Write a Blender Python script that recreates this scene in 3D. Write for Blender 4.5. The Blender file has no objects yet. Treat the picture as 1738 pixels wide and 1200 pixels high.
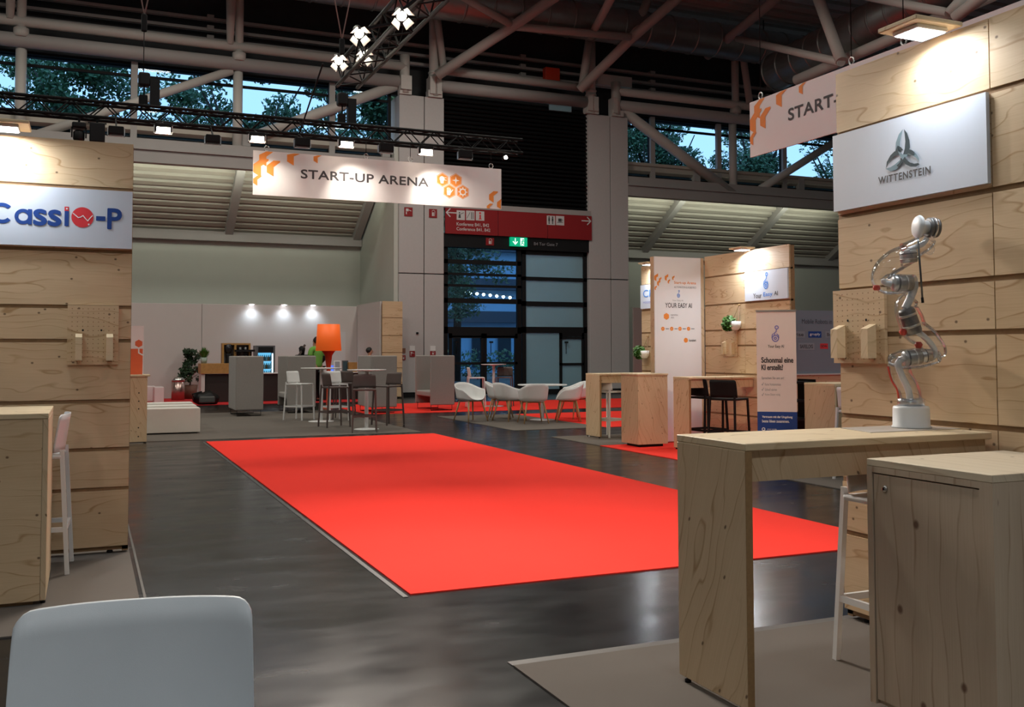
import bpy, bmesh, math, random
from mathutils import Vector, Matrix
random.seed(7)
PI = math.pi
SC = bpy.context.scene
COL = SC.collection

# ------------------------------------------------------------------ camera
F_PX, CY_PX, EYE = 1676.09, 523.08, 1.43
YAW, PITCH, ROLL = 0.4061065, 0.0440844, -0.0022383
_f = Vector((math.sin(YAW)*math.cos(PITCH), math.cos(YAW)*math.cos(PITCH), math.sin(PITCH)))
_r = Vector((math.cos(YAW), -math.sin(YAW), 0))
_u = _r.cross(_f)
CR = _r*math.cos(ROLL)+_u*math.sin(ROLL)
CU = -_r*math.sin(ROLL)+_u*math.cos(ROLL)
CF = _f
cam_d = bpy.data.cameras.new('camera')
cam = bpy.data.objects.new('camera', cam_d)
COL.objects.link(cam)
cam.matrix_world = Matrix(((CR.x, CU.x, -CF.x, 0), (CR.y, CU.y, -CF.y, 0), (CR.z, CU.z, -CF.z, EYE), (0, 0, 0, 1)))
cam_d.sensor_width = 36.0
cam_d.lens = F_PX/1738*36
cam_d.shift_y = -(600-CY_PX)/1738
cam_d.clip_start = 0.05
cam_d.clip_end = 400
SC.camera = cam

# ------------------------------------------------------------------ world, exposure
w = bpy.data.worlds.new('dusk_sky')
SC.world = w
w.use_nodes = True
nt = w.node_tree
bg = nt.nodes['Background']
tc = nt.nodes.new('ShaderNodeTexCoord')
sx = nt.nodes.new('ShaderNodeSeparateXYZ')
rp = nt.nodes.new('ShaderNodeValToRGB')
rp.color_ramp.elements[0].position = 0.0
rp.color_ramp.elements[0].color = (0.82, 0.91, 1.0, 1)
rp.color_ramp.elements[1].position = 0.7
rp.color_ramp.elements[1].color = (0.55, 0.76, 1.0, 1)
nt.links.new(tc.outputs['Generated'], sx.inputs[0])
nt.links.new(sx.outputs['Z'], rp.inputs[0])
nt.links.new(rp.outputs[0], bg.inputs[0])
bg.inputs[1].default_value = 1.55
SC.view_settings.view_transform = 'Standard'
SC.view_settings.look = 'None'
SC.view_settings.gamma = 1.0
SC.view_settings.use_curve_mapping = False
SC.view_settings.exposure = 0.0


def light(name, kind, loc, power, color=(1, 1, 1), size=1.0, size_y=None, target=None, spot=60, blend=0.5, spread=None):
    d = bpy.data.lights.new(name, kind)
    d.energy = power
    d.color = color
    if kind == 'AREA':
        d.size = size
        if size_y:
            d.shape = 'RECTANGLE'
            d.size_y = size_y
        if spread:
            d.spread = spread
    elif kind == 'SPOT':
        d.spot_size = math.radians(spot)
        d.spot_blend = blend
        d.shadow_soft_size = size
    else:
        d.shadow_soft_size = size
    o = bpy.data.objects.new(name, d)
    COL.objects.link(o)
    o.location = loc
    if target is not None:
        v = Vector(target)-Vector(loc)
        o.rotation_euler = v.to_track_quat('-Z', 'Y').to_euler()
    return o


# hall lamps high under the roof, all above the frame
HALL = (0.97, 0.94, 0.83)
for hy in (-6, 2, 10, 18, 24.5):
    for hx in (-6, 2, 10, 18, 26):
        if hx > 12 and hy > 12:
            continue
        p = 245
        if hy < 0:
            p = 200
        elif hy < 4:
            p = 85
        elif hy < 12:
            p = 150
        light('hall_lamp_light', 'AREA', (hx, hy, 11.6), p, HALL if hy > 4 else (0.95, 0.98, 0.97), 1.2)


# ------------------------------------------------------------------ pixel helpers: a point of the place from where the photo shows it
def ray(px, py):
    return CR*((px-869)/F_PX)+CU*((CY_PX-py)/F_PX)+CF


def onY(px, py, Y):
    d = ray(px, py)
    return d*(Y/d.y)+Vector((0, 0, EYE))


def onX(px, py, X):
    d = ray(px, py)
    return d*(X/d.x)+Vector((0, 0, EYE))


def onZ(px, py, Z=0.0):
    d = ray(px, py)
    return d*((Z-EYE)/d.z)+Vector((0, 0, EYE))


# ------------------------------------------------------------------ materials
MATS = {}


def pr(name, color, rough=0.6, metal=0.0, noise=0.0, nscale=20.0, bump=0.0, bscale=200.0, emit=None, estr=1.0, trans=0.0, spec=0.5, alpha=1.0, coat=0.0, sheen=0.0):
    if name in MATS:
        return MATS[name]
    m = bpy.data.materials.new(name)
    m.use_nodes = True
    n = m.node_tree.nodes
    l = m.node_tree.links
    b = n['Principled BSDF']
    c = tuple(color)+(1,)
    b.inputs['Base Color'].default_value = c
    b.inputs['Roughness'].default_value = rough
    b.inputs['Metallic'].default_value = metal
    b.inputs['Specular IOR Level'].default_value = spec
    b.inputs['Transmission Weight'].default_value = trans
    b.inputs['Alpha'].default_value = alpha
    b.inputs['Coat Weight'].default_value = coat
    b.inputs['Sheen Weight'].default_value = sheen
    if emit:
        b.inputs['Emission Color'].default_value = tuple(emit)+(1,)
        b.inputs['Emission Strength'].default_value = estr
    if noise or bump:
        t = n.new('ShaderNodeTexCoord')
    if noise:
        z = n.new('ShaderNodeTexNoise')
        z.inputs['Scale'].default_value = nscale
        z.inputs['Detail'].default_value = 5
        l.new(t.outputs['Object'], z.inputs['Vector'])
        mx = n.new('ShaderNodeMix')
        mx.data_type = 'RGBA'
        mx.inputs[6].default_value = tuple(max(0, k*(1-noise)) for k in color)+(1,)
        mx.inputs[7].default_value = tuple(min(1, k*(1+noise)) for k in color)+(1,)
        l.new(z.outputs['Fac'], mx.inputs[0])
        l.new(mx.outputs[2], b.inputs['Base Color'])
    if bump:
        z2 = n.new('ShaderNodeTexNoise')
        z2.inputs['Scale'].default_value = bscale
        z2.inputs['Detail'].default_value = 3
        l.new(t.outputs['Object'], z2.inputs['Vector'])
        bp = n.new('ShaderNodeBump')
        bp.inputs['Strength'].default_value = bump
        bp.inputs['Distance'].default_value = 0.01
        l.new(z2.outputs['Fac'], bp.inputs['Height'])
        l.new(bp.outputs[0], b.inputs['Normal'])
    MATS[name] = m
    return m


def wood(name, U, V, light_c, dark_c, knot_c=(0.10, 0.05, 0.025), ring=11.0, knots=4.2, knot_r=0.0085, wav=0.55, rough=0.55, streak=None):
    """veneer or boards: U runs along the grain, V across it"""
    m = bpy.data.materials.new(name)
    m.use_nodes = True
    n = m.node_tree.nodes
    l = m.node_tree.links
    b = n['Principled BSDF']
    b.inputs['Roughness'].default_value = rough
    b.inputs['Specular IOR Level'].default_value = 0.3
    t = n.new('ShaderNodeNewGeometry')
    oi = n.new('ShaderNodeObjectInfo')

    def math_(op, a, c=None):
        k = n.new('ShaderNodeMath')
        k.operation = op
        for i, v in enumerate((a, c)):
            if v is None:
                continue
            if isinstance(v, (int, float)):
                k.inputs[i].default_value = v
            else:
                l.new(v, k.inputs[i])
        return k.outputs[0]

    def dot(vec):
        k = n.new('ShaderNodeVectorMath')
        k.operation = 'DOT_PRODUCT'
        l.new(t.outputs['Position'], k.inputs[0])
        k.inputs[1].default_value = vec
        return k.outputs['Value']
    off = math_('MULTIPLY', oi.outputs['Random'], 37.0)
    u = math_('ADD', dot(U), off)
    v = dot(V)

    def vec(a, c, z=None):
        k = n.new('ShaderNodeCombineXYZ')
        l.new(a, k.inputs[0])
        l.new(c, k.inputs[1])
        if z is not None:
            l.new(z, k.inputs[2])
        return k.outputs[0]
    # slow wander that bends the rings
    nz = n.new('ShaderNodeTexNoise')
    nz.inputs['Scale'].default_value = 1.0
    nz.inputs['Detail'].default_value = 2.0
    nz.inputs['Roughness'].default_value = 0.55
    l.new(vec(math_('MULTIPLY', u, 1.3), math_('MULTIPLY', v, 4.5), off), nz.inputs['Vector'])
    h = math_('ADD', math_('MULTIPLY', v, 1.0), math_('MULTIPLY', nz.outputs['Fac'], wav))
    fr = math_('FRACT', math_('MULTIPLY', h, ring))
    rr = n.new('ShaderNodeValToRGB')
    rr.color_ramp.elements[0].position = 0.0
    rr.color_ramp.elements[0].color = (0, 0, 0, 1)
    e = rr.color_ramp.elements.new(0.86)
    e.color = (0.16, 0.16, 0.16, 1)
    e = rr.color_ramp.elements.new(0.945)
    e.color = (1, 1, 1, 1)
    rr.color_ramp.elements[-1].position = 1.0
    rr.color_ramp.elements[-1].color = (0.1, 0.1, 0.1, 1)
    l.new(fr, rr.inputs[0])
    # fine fibre
    nf = n.new('ShaderNodeTexNoise')
    nf.inputs['Scale'].default_value = 1.0
    nf.inputs['Detail'].default_value = 4.0
    l.new(vec(math_('MULTIPLY', u, 4.0), math_('MULTIPLY', v, 160.0), off), nf.inputs['Vector'])
    # where the rings show and where they fade
    nm_ = n.new('ShaderNodeTexNoise')
    nm_.inputs['Scale'].default_value = 1.0
    nm_.inputs['Detail'].default_value = 3.0
    l.new(vec(math_('MULTIPLY', u, 2.6), math_('MULTIPLY', v, 7.0), math_('ADD', off, 11.0)), nm_.inputs['Vector'])
    # tone
    nl = n.new('ShaderNodeTexNoise')
    nl.inputs['Scale'].default_value = 1.0
    nl.inputs['Detail'].default_value = 2.0
    l.new(vec(math_('MULTIPLY', u, 0.8), math_('MULTIPLY', v, 3.0), off), nl.inputs['Vector'])
    fade = math_('MULTIPLY', math_('SUBTRACT', nm_.outputs['Fac'], 0.30), 3.4)
    fade.node.use_clamp = True
    f = math_('ADD', math_('MULTIPLY', math_('MULTIPLY', rr.outputs[0], fade), 0.85), math_('MULTIPLY', nf.outputs['Fac'], 0.42))
    f = math_('ADD', f, math_('MULTIPLY', math_('SUBTRACT', nl.outputs['Fac'], 0.5), 0.5))
    mx = n.new('ShaderNodeMix')
    mx.data_type = 'RGBA'
    mx.inputs[6].default_value = tuple(light_c)+(1,)
    mx.inputs[7].default_value = tuple(dark_c)+(1,)
    l.new(f, mx.inputs[0])
    out = mx.outputs[2]
    # knots
    vo = n.new('ShaderNodeTexVoronoi')
    vo.voronoi_dimensions = '2D'
    vo.inputs['Scale'].default_value = knots
    l.new(vec(u, math_('MULTIPLY', v, 1.25)), vo.inputs['Vector'])
    kr = n.new('ShaderNodeValToRGB')
    kr.color_ramp.elements[0].position = knot_r*knots*0.6
    kr.color_ramp.elements[0].color = (1, 1, 1, 1)
    kr.color_ramp.elements[1].position = knot_r*knots*1.3
    kr.color_ramp.elements[1].color = (0, 0, 0, 1)
    l.new(vo.outputs['Distance'], kr.inputs[0])
    pick = math_('GREATER_THAN', n_sep(n, l, vo.outputs['Color']), 0.35)
    mk = n.new('ShaderNodeMix')
    mk.data_type = 'RGBA'
    l.new(math_('MULTIPLY', kr.outputs[0], math_('MULTIPLY', pick, 0.85)), mk.inputs[0])
    l.new(out, mk.inputs[6])
    mk.inputs[7].default_value = tuple(knot_c)+(1,)
    l.new(mk.outputs[2], b.inputs['Base Color'])
    MATS[name] = m
    return m


def n_sep(n, l, c):
    s = n.new('ShaderNodeSeparateColor')
    l.new(c, s.inputs[0])
    return s.outputs[0]


LW, DW = (0.69, 0.52, 0.33), (0.43, 0.265, 0.13)
PLY = wood('plywood', (1, 1, 0), (0, 0, 1), LW, DW)
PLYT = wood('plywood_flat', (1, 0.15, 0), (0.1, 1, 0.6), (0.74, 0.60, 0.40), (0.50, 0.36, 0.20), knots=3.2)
PLYV = wood('plywood_upright', (0.12, 0.12, 1), (1, 1, 0.35), (0.66, 0.51, 0.335), (0.41, 0.265, 0.14), ring=10.0, wav=0.5)
PINE = wood('pine_boards', (0, 0, 1), (1, 1, 0), (0.60, 0.49, 0.37), (0.38, 0.27, 0.18), ring=13.0, wav=0.16, knots=3.6, knot_r=0.017, knot_c=(0.13, 0.06, 0.035))
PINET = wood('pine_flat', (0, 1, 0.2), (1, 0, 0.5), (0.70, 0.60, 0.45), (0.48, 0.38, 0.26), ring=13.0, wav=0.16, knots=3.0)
EDGE = pr('plywood_edge', (0.33, 0.20, 0.09), 0.6, noise=0.25, nscale=60)
BATTEN = pr('batten_wood', (0.27, 0.16, 0.075), 0.7, noise=0.25, nscale=30)
WHITE = pr('white_panel', (0.64, 0.69, 0.77), 0.45, noise=0.02, nscale=8)
PRINTW = pr('print_white', (0.82, 0.80, 0.81), 0.5, noise=0.02, nscale=5)
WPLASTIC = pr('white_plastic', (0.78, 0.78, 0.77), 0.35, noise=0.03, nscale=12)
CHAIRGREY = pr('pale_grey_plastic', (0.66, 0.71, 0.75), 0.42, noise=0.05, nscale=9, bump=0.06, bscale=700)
CREAM = pr('cream_lacquer', (0.76, 0.72, 0.66), 0.4, noise=0.03, nscale=10)
BLACK = pr('black_paint', (0.008, 0.008, 0.009), 0.5, spec=0.25, noise=0.2, nscale=20)
BLACKM = pr('black_metal', (0.010, 0.010, 0.011), 0.65, metal=0.0, spec=0.15, noise=0.2, nscale=30)
DARKBROWN = pr('dark_taupe', (0.10, 0.075, 0.068), 0.5, noise=0.1, nscale=12)
DARKGREY = pr('anthracite', (0.07, 0.068, 0.066), 0.5, noise=0.1, nscale=12)
STEEL = pr('painted_steel', (0.52, 0.49, 0.46), 0.5, noise=0.06, nscale=3)
STEELD = pr('painted_steel_beam', (0.36, 0.335, 0.325), 0.6, noise=0.06, nscale=2)
CHROME = pr('brushed_metal', (0.62, 0.61, 0.60), 0.28, metal=1.0, noise=0.05, nscale=40)
GALV = pr('galvanised_duct', (0.34, 0.35, 0.34), 0.42, metal=0.85, noise=0.12, nscale=6)
FABRIC = pr('grey_felt', (0.30, 0.275, 0.255), 0.9, noise=0.10, nscale=60, bump=0.2, bscale=600, sheen=0.2)
ORANGE = pr('orange_lacquer', (0.90, 0.15, 0.025), 0.5, noise=0.03, nscale=10, emit=(1.0, 0.15, 0.02), estr=0.35)
INK = pr('ink_dark', (0.055, 0.05, 0.055), 0.55, noise=0.05)
INKG = pr('ink_grey', (0.30, 0.30, 0.32), 0.55, noise=0.05)
INKO = pr('ink_orange', (0.85, 0.27, 0.04), 0.55, noise=0.04)
INKR = pr('ink_red', (0.72, 0.035, 0.045), 0.55, noise=0.04)
INKB = pr('ink_blue', (0.010, 0.055, 0.27), 0.5, noise=0.04)
INKLB = pr('ink_sky_blue', (0.07, 0.26, 0.72), 0.5, noise=0.04)
INKV = pr('ink_violet', (0.20, 0.20, 0.55), 0.5, noise=0.04)
INKW = pr('ink_white', (0.85, 0.85, 0.85), 0.5, noise=0.02)
INKT = pr('ink_teal', (0.008, 0.035, 0.05), 0.5, noise=0.5, nscale=9)
INKT2 = pr('ink_pale_teal', (0.20, 0.31, 0.36), 0.5, noise=0.45, nscale=9)
LEAFP = pr('plant_leaf', (0.07, 0.19, 0.03), 0.5, noise=0.4, nscale=8)
LEAFD = pr('dark_leaf', (0.022, 0.05, 0.02), 0.5, noise=0.4, nscale=8)
LEAFT = pr('tree_leaf', (0.07, 0.16, 0.07), 0.6, noise=0.4, nscale=2)
BARK = pr('bark', (0.06, 0.045, 0.035), 0.9, noise=0.4, nscale=12)
OAK = pr('oak', (0.50, 0.31, 0.14), 0.5, noise=0.2, nscale=30)
OAKD = pr('oak_dark', (0.40, 0.21, 0.06), 0.5, noise=0.3, nscale=14)
SKIN = pr('skin', (0.50, 0.27, 0.18), 0.5, noise=0.05)
HAIR = pr('black_hair', (0.012, 0.010, 0.009), 0.6, noise=0.3, nscale=30)
GREENS = pr('green_shirt', (0.16, 0.42, 0.07), 0.8, noise=0.1, nscale=30)
WALLG = pr('wall_paint', (0.53, 0.54, 0.49), 0.75, noise=0.03, nscale=3)
WALLP = pr('stand_wall_paint', (0.56, 0.53, 0.51), 0.75, noise=0.03, nscale=3)
CONC = pr('concrete_panel', (0.50, 0.475, 0.47), 0.8, noise=0.05, nscale=14, bump=0.05, bscale=60)
DECK = pr('roof_deck', (0.42, 0.43, 0.43), 0.6, noise=0.1, nscale=2)
SOFFIT = pr('soffit_slat', (0.42, 0.38, 0.33), 0.55, noise=0.05, nscale=3)
DARKWALL = pr('dark_wall', (0.03, 0.03, 0.032), 0.8, noise=0.2, nscale=4)
REDSIGN = pr('red_sign', (0.27, 0.004, 0.007), 0.5, noise=0.06, nscale=4)
LED = pr('led_panel', (1, 1, 1), 0.5, emit=(0.95, 0.97, 1.0), estr=14)
LEDW = pr('led_warm', (1, 1, 1), 0.5, emit=(1.0, 0.86, 0.66), estr=30)
LENSOFF = pr('lens_off', (0.03, 0.03, 0.03), 0.1, noise=0.1, coat=0.5)


def carpet_mat(name, col, var):
    m = pr(name, col, 0.95, noise=var, nscale=1.4, bump=0.35, bscale=900, spec=0.15)
    return m


RED = carpet_mat('red_carpet', (0.92, 0.045, 0.030), 0.04)
GREYC = carpet_mat('grey_carpet', (0.15, 0.13, 0.113), 0.07)


def floor_mat():
    m = bpy.data.materials.new('asphalt_floor')
    m.use_nodes = True
    n = m.node_tree.nodes
    l = m.node_tree.links
    b = n['Principled BSDF']
    t = n.new('ShaderNodeTexCoord')

    def noise(s, d=5, sc=None):
        z = n.new('ShaderNodeTexNoise')
        z.inputs['Scale'].default_value = s
        z.inputs['Detail'].default_value = d
        if sc:
            mp = n.new('ShaderNodeMapping')
            mp.inputs['Scale'].default_value = sc
            l.new(t.outputs['Object'], mp.inputs[0])
            l.new(mp.outputs[0], z.inputs['Vector'])
        else:
            l.new(t.outputs['Object'], z.inputs['Vector'])
        return z
    a = noise(1.1, 8)
    g = noise(90, 3)
    s = noise(2.2, 10, (0.8, 1.8, 1))
    r1 = n.new('ShaderNodeValToRGB')
    r1.color_ramp.elements[0].position = 0.35
    r1.color_ramp.elements[0].color = (0.012, 0.012, 0.013, 1)
    r1.color_ramp.elements[1].position = 0.75
    r1.color_ramp.elements[1].color = (0.022, 0.0215, 0.0215, 1)
    l.new(a.outputs['Fac'], r1.inputs[0])
    r2 = n.new('ShaderNodeValToRGB')
    r2.color_ramp.elements[0].position = 0.62
    r2.color_ramp.elements[0].color = (0, 0, 0, 1)
    r2.color_ramp.elements[1].position = 0.80
    r2.color_ramp.elements[1].color = (1, 1, 1, 1)
    l.new(s.outputs['Fac'], r2.inputs[0])
    mx = n.new('ShaderNodeMix')
    mx.data_type = 'RGBA'
    l.new(r1.outputs[0], mx.inputs[6])
    mx.inputs[7].default_value = (0.032, 0.032, 0.034, 1)
    mm = n.new('ShaderNodeMath')
    mm.operation = 'MULTIPLY'
    mm.inputs[1].default_value = 0.28
    l.new(r2.outputs[0], mm.inputs[0])
    l.new(mm.outputs[0], mx.inputs[0])
    mx2 = n.new('ShaderNodeMix')
    mx2.data_type = 'RGBA'
    mx2.blend_type = 'MULTIPLY'
    mx2.inputs[0].default_value = 0.5
    l.new(mx.outputs[2], mx2.inputs[6])
    l.new(g.outputs['Color'], mx2.inputs[7])
    l.new(mx2.outputs[2], b.inputs['Base Color'])
    rr = n.new('ShaderNodeMapRange')
    rr.inputs[1].default_value = 0.3
    rr.inputs[2].default_value = 0.75
    rr.inputs[3].default_value = 0.17
    rr.inputs[4].default_value = 0.30
    l.new(s.outputs['Fac'], rr.inputs[0])
    l.new(rr.outputs[0], b.inputs['Roughness'])
    b.inputs['Specular IOR Level'].default_value = 0.22
    bp = n.new('ShaderNodeBump')
    bp.inputs['Strength'].default_value = 0.03
    bp.inputs['Distance'].default_value = 0.004
    l.new(a.outputs['Fac'], bp.inputs['Height'])
    l.new(bp.outputs[0], b.inputs['Normal'])
    MATS['asphalt_floor'] = m
    return m


FLOOR = floor_mat()


def glass_mat(name, tint, refl=0.12, rough=0.02, base=0.0):
    m = bpy.data.materials.new(name)
    m.use_nodes = True
    n = m.node_tree.nodes
    l = m.node_tree.links
    n.remove(n['Principled BSDF'])
    out = n['Material Output']
    tr = n.new('ShaderNodeBsdfTransparent')
    tr.inputs[0].default_value = tuple(tint)+(1,)
    gl = n.new('ShaderNodeBsdfGlossy')
    gl.inputs['Roughness'].default_value = rough
    gl.inputs['Color'].default_value = (0.9, 0.95, 1, 1)
    lw = n.new('ShaderNodeLayerWeight')
    lw.inputs[0].default_value = 0.25
    mr = n.new('ShaderNodeMapRange')
    mr.inputs[3].default_value = base
    mr.inputs[4].default_value = refl
    l.new(lw.outputs['Fresnel'], mr.inputs[0])
    mx = n.new('ShaderNodeMixShader')
    l.new(mr.outputs[0], mx.inputs[0])
    l.new(tr.outputs[0], mx.inputs[1])
    l.new(gl.outputs[0], mx.inputs[2])
    l.new(mx.outputs[0], out.inputs[0])
    MATS[name] = m
    return m


GLASS = glass_mat('window_glass', (0.64, 0.83, 0.985), 0.5)
GLASSD = glass_mat('door_glass', (0.62, 0.80, 0.94), 0.5, base=0.04)
SHELL = glass_mat('clear_plastic', (0.965, 0.97, 0.975), 0.8, 0.04, base=0.05)
FROST = pr('frosted_glass', (0.38, 0.60, 0.68), 0.4, noise=0.15, nscale=0.7, trans=0.45)


# ------------------------------------------------------------------ mesh builder
class MB:
    def __init__(self):
        self.v, self.f, self.sm, self.g = [], [], [], []

    def face(self, pts, smooth=False):
        b = len(self.v)
        self.g.append((b, b+len(pts)))
        self.v += [Vector(p) for p in pts]
        self.f.append(tuple(range(b, b+len(pts))))
        self.sm.append(smooth)
        return self

    def add(self, vs, fs, smooth=False):
        b = len(self.v)
        self.g.append((b, b+len(vs)))
        self.v += [Vector(p) for p in vs]
        for f in fs:
            self.f.append(tuple(b+i for i in f))
            self.sm.append(smooth)
        return self

    def hexa(self, p):
        """8 corners: bottom ring then top ring, counter-clockwise"""
        return self.add(p, [(3, 2, 1, 0), (4, 5, 6, 7), (0, 1, 5, 4), (1, 2, 6, 5), (2, 3, 7, 6), (3, 0, 4, 7)])

    def box(self, x0, x1, y0, y1, z0, z1):
        if x0 > x1: x0, x1 = x1, x0
        if y0 > y1: y0, y1 = y1, y0
        if z0 > z1: z0, z1 = z1, z0
        return self.hexa([(x0, y0, z0), (x1, y0, z0), (x1, y1, z0), (x0, y1, z0), (x0, y0, z1), (x1, y0, z1), (x1, y1, z1), (x0, y1, z1)])

    def cbox(self, c, s):
        return self.box(c[0]-s[0]/2, c[0]+s[0]/2, c[1]-s[1]/2, c[1]+s[1]/2, c[2]-s[2]/2, c[2]+s[2]/2)

    def rbox(self, x0, x1, y0, y1, z0, z1, r=0.01, seg=2):
        bm = bmesh.new()
        vs = [bm.verts.new(p) for p in [(x0, y0, z0), (x1, y0, z0), (x1, y1, z0), (x0, y1, z0), (x0, y0, z1), (x1, y0, z1), (x1, y1, z1), (x0, y1, z1)]]
        for f in [(3, 2, 1, 0), (4, 5, 6, 7), (0, 1, 5, 4), (1, 2, 6, 5), (2, 3, 7, 6), (3, 0, 4, 7)]:
            bm.faces.new([vs[i] for i in f])
        bmesh.ops.bevel(bm, geom=bm.edges[:], offset=r, segments=seg, affect='EDGES', profile=0.5)
        return self.from_bm(bm)

    def from_bm(self, bm, smooth=False):
        bm.verts.ensure_lookup_table()
        bm.verts.index_update()
        self.add([v.co.copy() for v in bm.verts], [[v.index for v in f.verts] for f in bm.faces], smooth)
        bm.free()
        return self

    def tube(self, pts, r, n=12, cap=True, smooth=True):
        """round tube along a path; r a number or one radius per point"""
        pts = [Vector(p) for p in pts]
        if not isinstance(r, (list, tuple)):
            r = [r]*len(pts)
        k = len(pts)
        tang = []
        for i in range(k):
            a = pts[max(i-1, 0)]
            b = pts[min(i+1, k-1)]
            t = (b-a)
            tang.append(t.normalized() if t.length > 1e-9 else Vector((0, 0, 1)))
        up = Vector((0, 0, 1)) if abs(tang[0].z) < 0.9 else Vector((1, 0, 0))
        nx = (up-tang[0]*up.dot(tang[0])).normalized()
        vs, fs = [], []
        for i in range(k):
            nx = (nx-tang[i]*nx.dot(tang[i])).normalized()
            ny = tang[i].cross(nx)
            for j in range(n):
                a = 2*PI*j/n
                vs.append(pts[i]+(nx*math.cos(a)+ny*math.sin(a))*r[i])
        for i in range(k-1):
            for j in range(n):
                j2 = (j+1) % n
                fs.append((i*n+j, i*n+j2, (i+1)*n+j2, (i+1)*n+j))
        self.add(vs, fs, smooth)
        if cap:
            self.face([vs[j] for j in reversed(range(n))])
            self.face([vs[(k-1)*n+j] for j in range(n)])
        return self

    def bar(self, a, b, w, d=None, ref=(0, 0, 1)):
        """square bar from a to b"""
        a, b = Vector(a), Vector(b)
        d = d or w
        t = (b-a).normalized()
        ref = Vector(ref)
        if abs(t.dot(ref)) > 0.95:
            ref = Vector((0, 1, 0))
        s = t.cross(ref).normalized()
        q = s.cross(t).normalized()
        s, q = s*w/2, q*d/2
        return self.hexa([a-s-q, a+s-q, a+s+q, a-s+q, b-s-q, b+s-q, b+s+q, b-s+q])

    def lathe(self, prof, c=(0, 0, 0), n=32, smooth=True, axis=None):
        """prof: (radius, height) pairs"""
        c = Vector(c)
        if axis is None:
            ex, ey, ez = Vector((1, 0, 0)), Vector((0, 1, 0)), Vector((0, 0, 1))
        else:
            ez = Vector(axis).normalized()
            ex = ez.orthogonal().normalized()
            ey = ez.cross(ex)
        vs, fs = [], []
        for r, z in prof:
            for j in range(n):
                a = 2*PI*j/n
                vs.append(c+ex*(r*math.cos(a))+ey*(r*math.sin(a))+ez*z)
        for i in range(len(prof)-1):
            for j in range(n):
                j2 = (j+1) % n
                fs.append((i*n+j, i*n+j2, (i+1)*n+j2, (i+1)*n+j))
        self.add(vs, fs, smooth)
        if prof[0][0] > 1e-6:
            self.face([vs[j] for j in reversed(range(n))])
        if prof[-1][0] > 1e-6:
            self.face([vs[(len(prof)-1)*n+j] for j in range(n)])
        return self

    def prism(self, poly, d):
        """polygon (3-D points, flat) pushed along d"""
        p = [Vector(q) for q in poly]
        d = Vector(d)
        k = len(p)
        vs = p+[q+d for q in p]
        fs = [tuple(reversed(range(k))), tuple(range(k, 2*k))]
        for i in range(k):
            j = (i+1) % k
            fs.append((i, j, k+j, k+i))
        return self.add(vs, fs)

    def build(self, name, mat, parent=None, origin=None, smooth=None):
        me = bpy.data.meshes.new(name)
        if parent is not None:
            o0 = wloc(parent)
        elif origin is not None:
            o0 = Vector(origin)
        elif self.v:
            lo = [min(p[i] for p in self.v) for i in range(3)]
            hi = [max(p[i] for p in self.v) for i in range(3)]
            o0 = Vector(((lo[0]+hi[0])/2, (lo[1]+hi[1])/2, lo[2]))
        else:
            o0 = Vector()
        me.from_pydata([p-o0 for p in self.v], [], self.f)
        me.polygons.foreach_set('use_smooth', self.sm if smooth is None else [smooth]*len(self.f))
        bm = bmesh.new()
        bm.from_mesh(me)
        bmesh.ops.remove_doubles(bm, verts=bm.verts, dist=1e-5)
        bmesh.ops.recalc_face_normals(bm, faces=bm.faces)
        bm.to_mesh(me)
        bm.free()
        me.materials.append(mat)
        o = bpy.data.objects.new(name, me)
        COL.objects.link(o)
        if parent is not None:
            o.parent = parent
        else:
            o.location = o0
        return o


def build_split(mb, name, mat, parent):
    """each far-apart piece of a print becomes a part of its own"""
    G = []
    for a, b in mb.g:
        q = mb.v[a:b]
        G.append(([min(v[i] for v in q) for i in range(3)], [max(v[i] for v in q) for i in range(3)]))
    n = len(G)
    par = list(range(n))

    def find(i):
        while par[i] != i:
            i = par[i]
        return i
    size = [max(h[i]-l[i] for i in range(3)) for l, h in G]
    for i in range(n):
        for j in range(i):
            gap = math.sqrt(sum(max(0, G[i][0][k]-G[j][1][k], G[j][0][k]-G[i][1][k])**2 for k in range(3)))
            if gap <= max(0.02, 0.3*min(max(size[i], size[j]), 0.3)):
                par[find(i)] = find(j)
    sets = {}
    for i in range(n):
        sets.setdefault(find(i), []).append(i)
    first = None
    for ids in sets.values():
        m = MB()
        vmap = {}
        for i in ids:
            for k in range(*mb.g[i]):
                vmap[k] = len(m.v)
                m.v.append(mb.v[k])
        for f, s in zip(mb.f, mb.sm):
            if f[0] in vmap:
                m.f.append(tuple(vmap[k] for k in f))
                m.sm.append(s)
        o = m.build(name, mat, parent)
        first = first or o
    return first


def wloc(o):
    p = o.location.copy()
    while o.parent is not None:
        o = o.parent
        p += o.location
    return p


def tag(o, label, cat, group=None):
    o['label'] = label
    o['category'] = cat
    if group:
        o['group'] = group
    return o


def struct(o):
    o['kind'] = 'structure'
    return o


def thing(name, label, cat, loc=(0, 0, 0), rz=0.0, group=None):
    o = bpy.data.objects.new(name, None)
    o.empty_display_size = 0.1
    COL.objects.link(o)
    o.location = loc
    o.rotation_euler = (0, 0, rz)
    return tag(o, label, cat, group)


def dup(root, loc, rz, label, group=None):
    r = root.copy()
    COL.objects.link(r)
    r.location = loc
    r.rotation_euler = (0, 0, rz)
    r['label'] = label
    if group:
        r['group'] = group
    for ch in list(root.children):
        c = ch.copy()
        COL.objects.link(c)
        c.parent = r
        for g in list(ch.children):
            d = g.copy()
            COL.objects.link(d)
            d.parent = c
    return r


def recolor(root, mat):
    """own mesh copies of a thing's parts in another colour"""
    for ch in root.children:
        ch.data = ch.data.copy()
        ch.data.materials.clear()
        ch.data.materials.append(mat)


# ------------------------------------------------------------------ lettering
FONT = None


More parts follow.
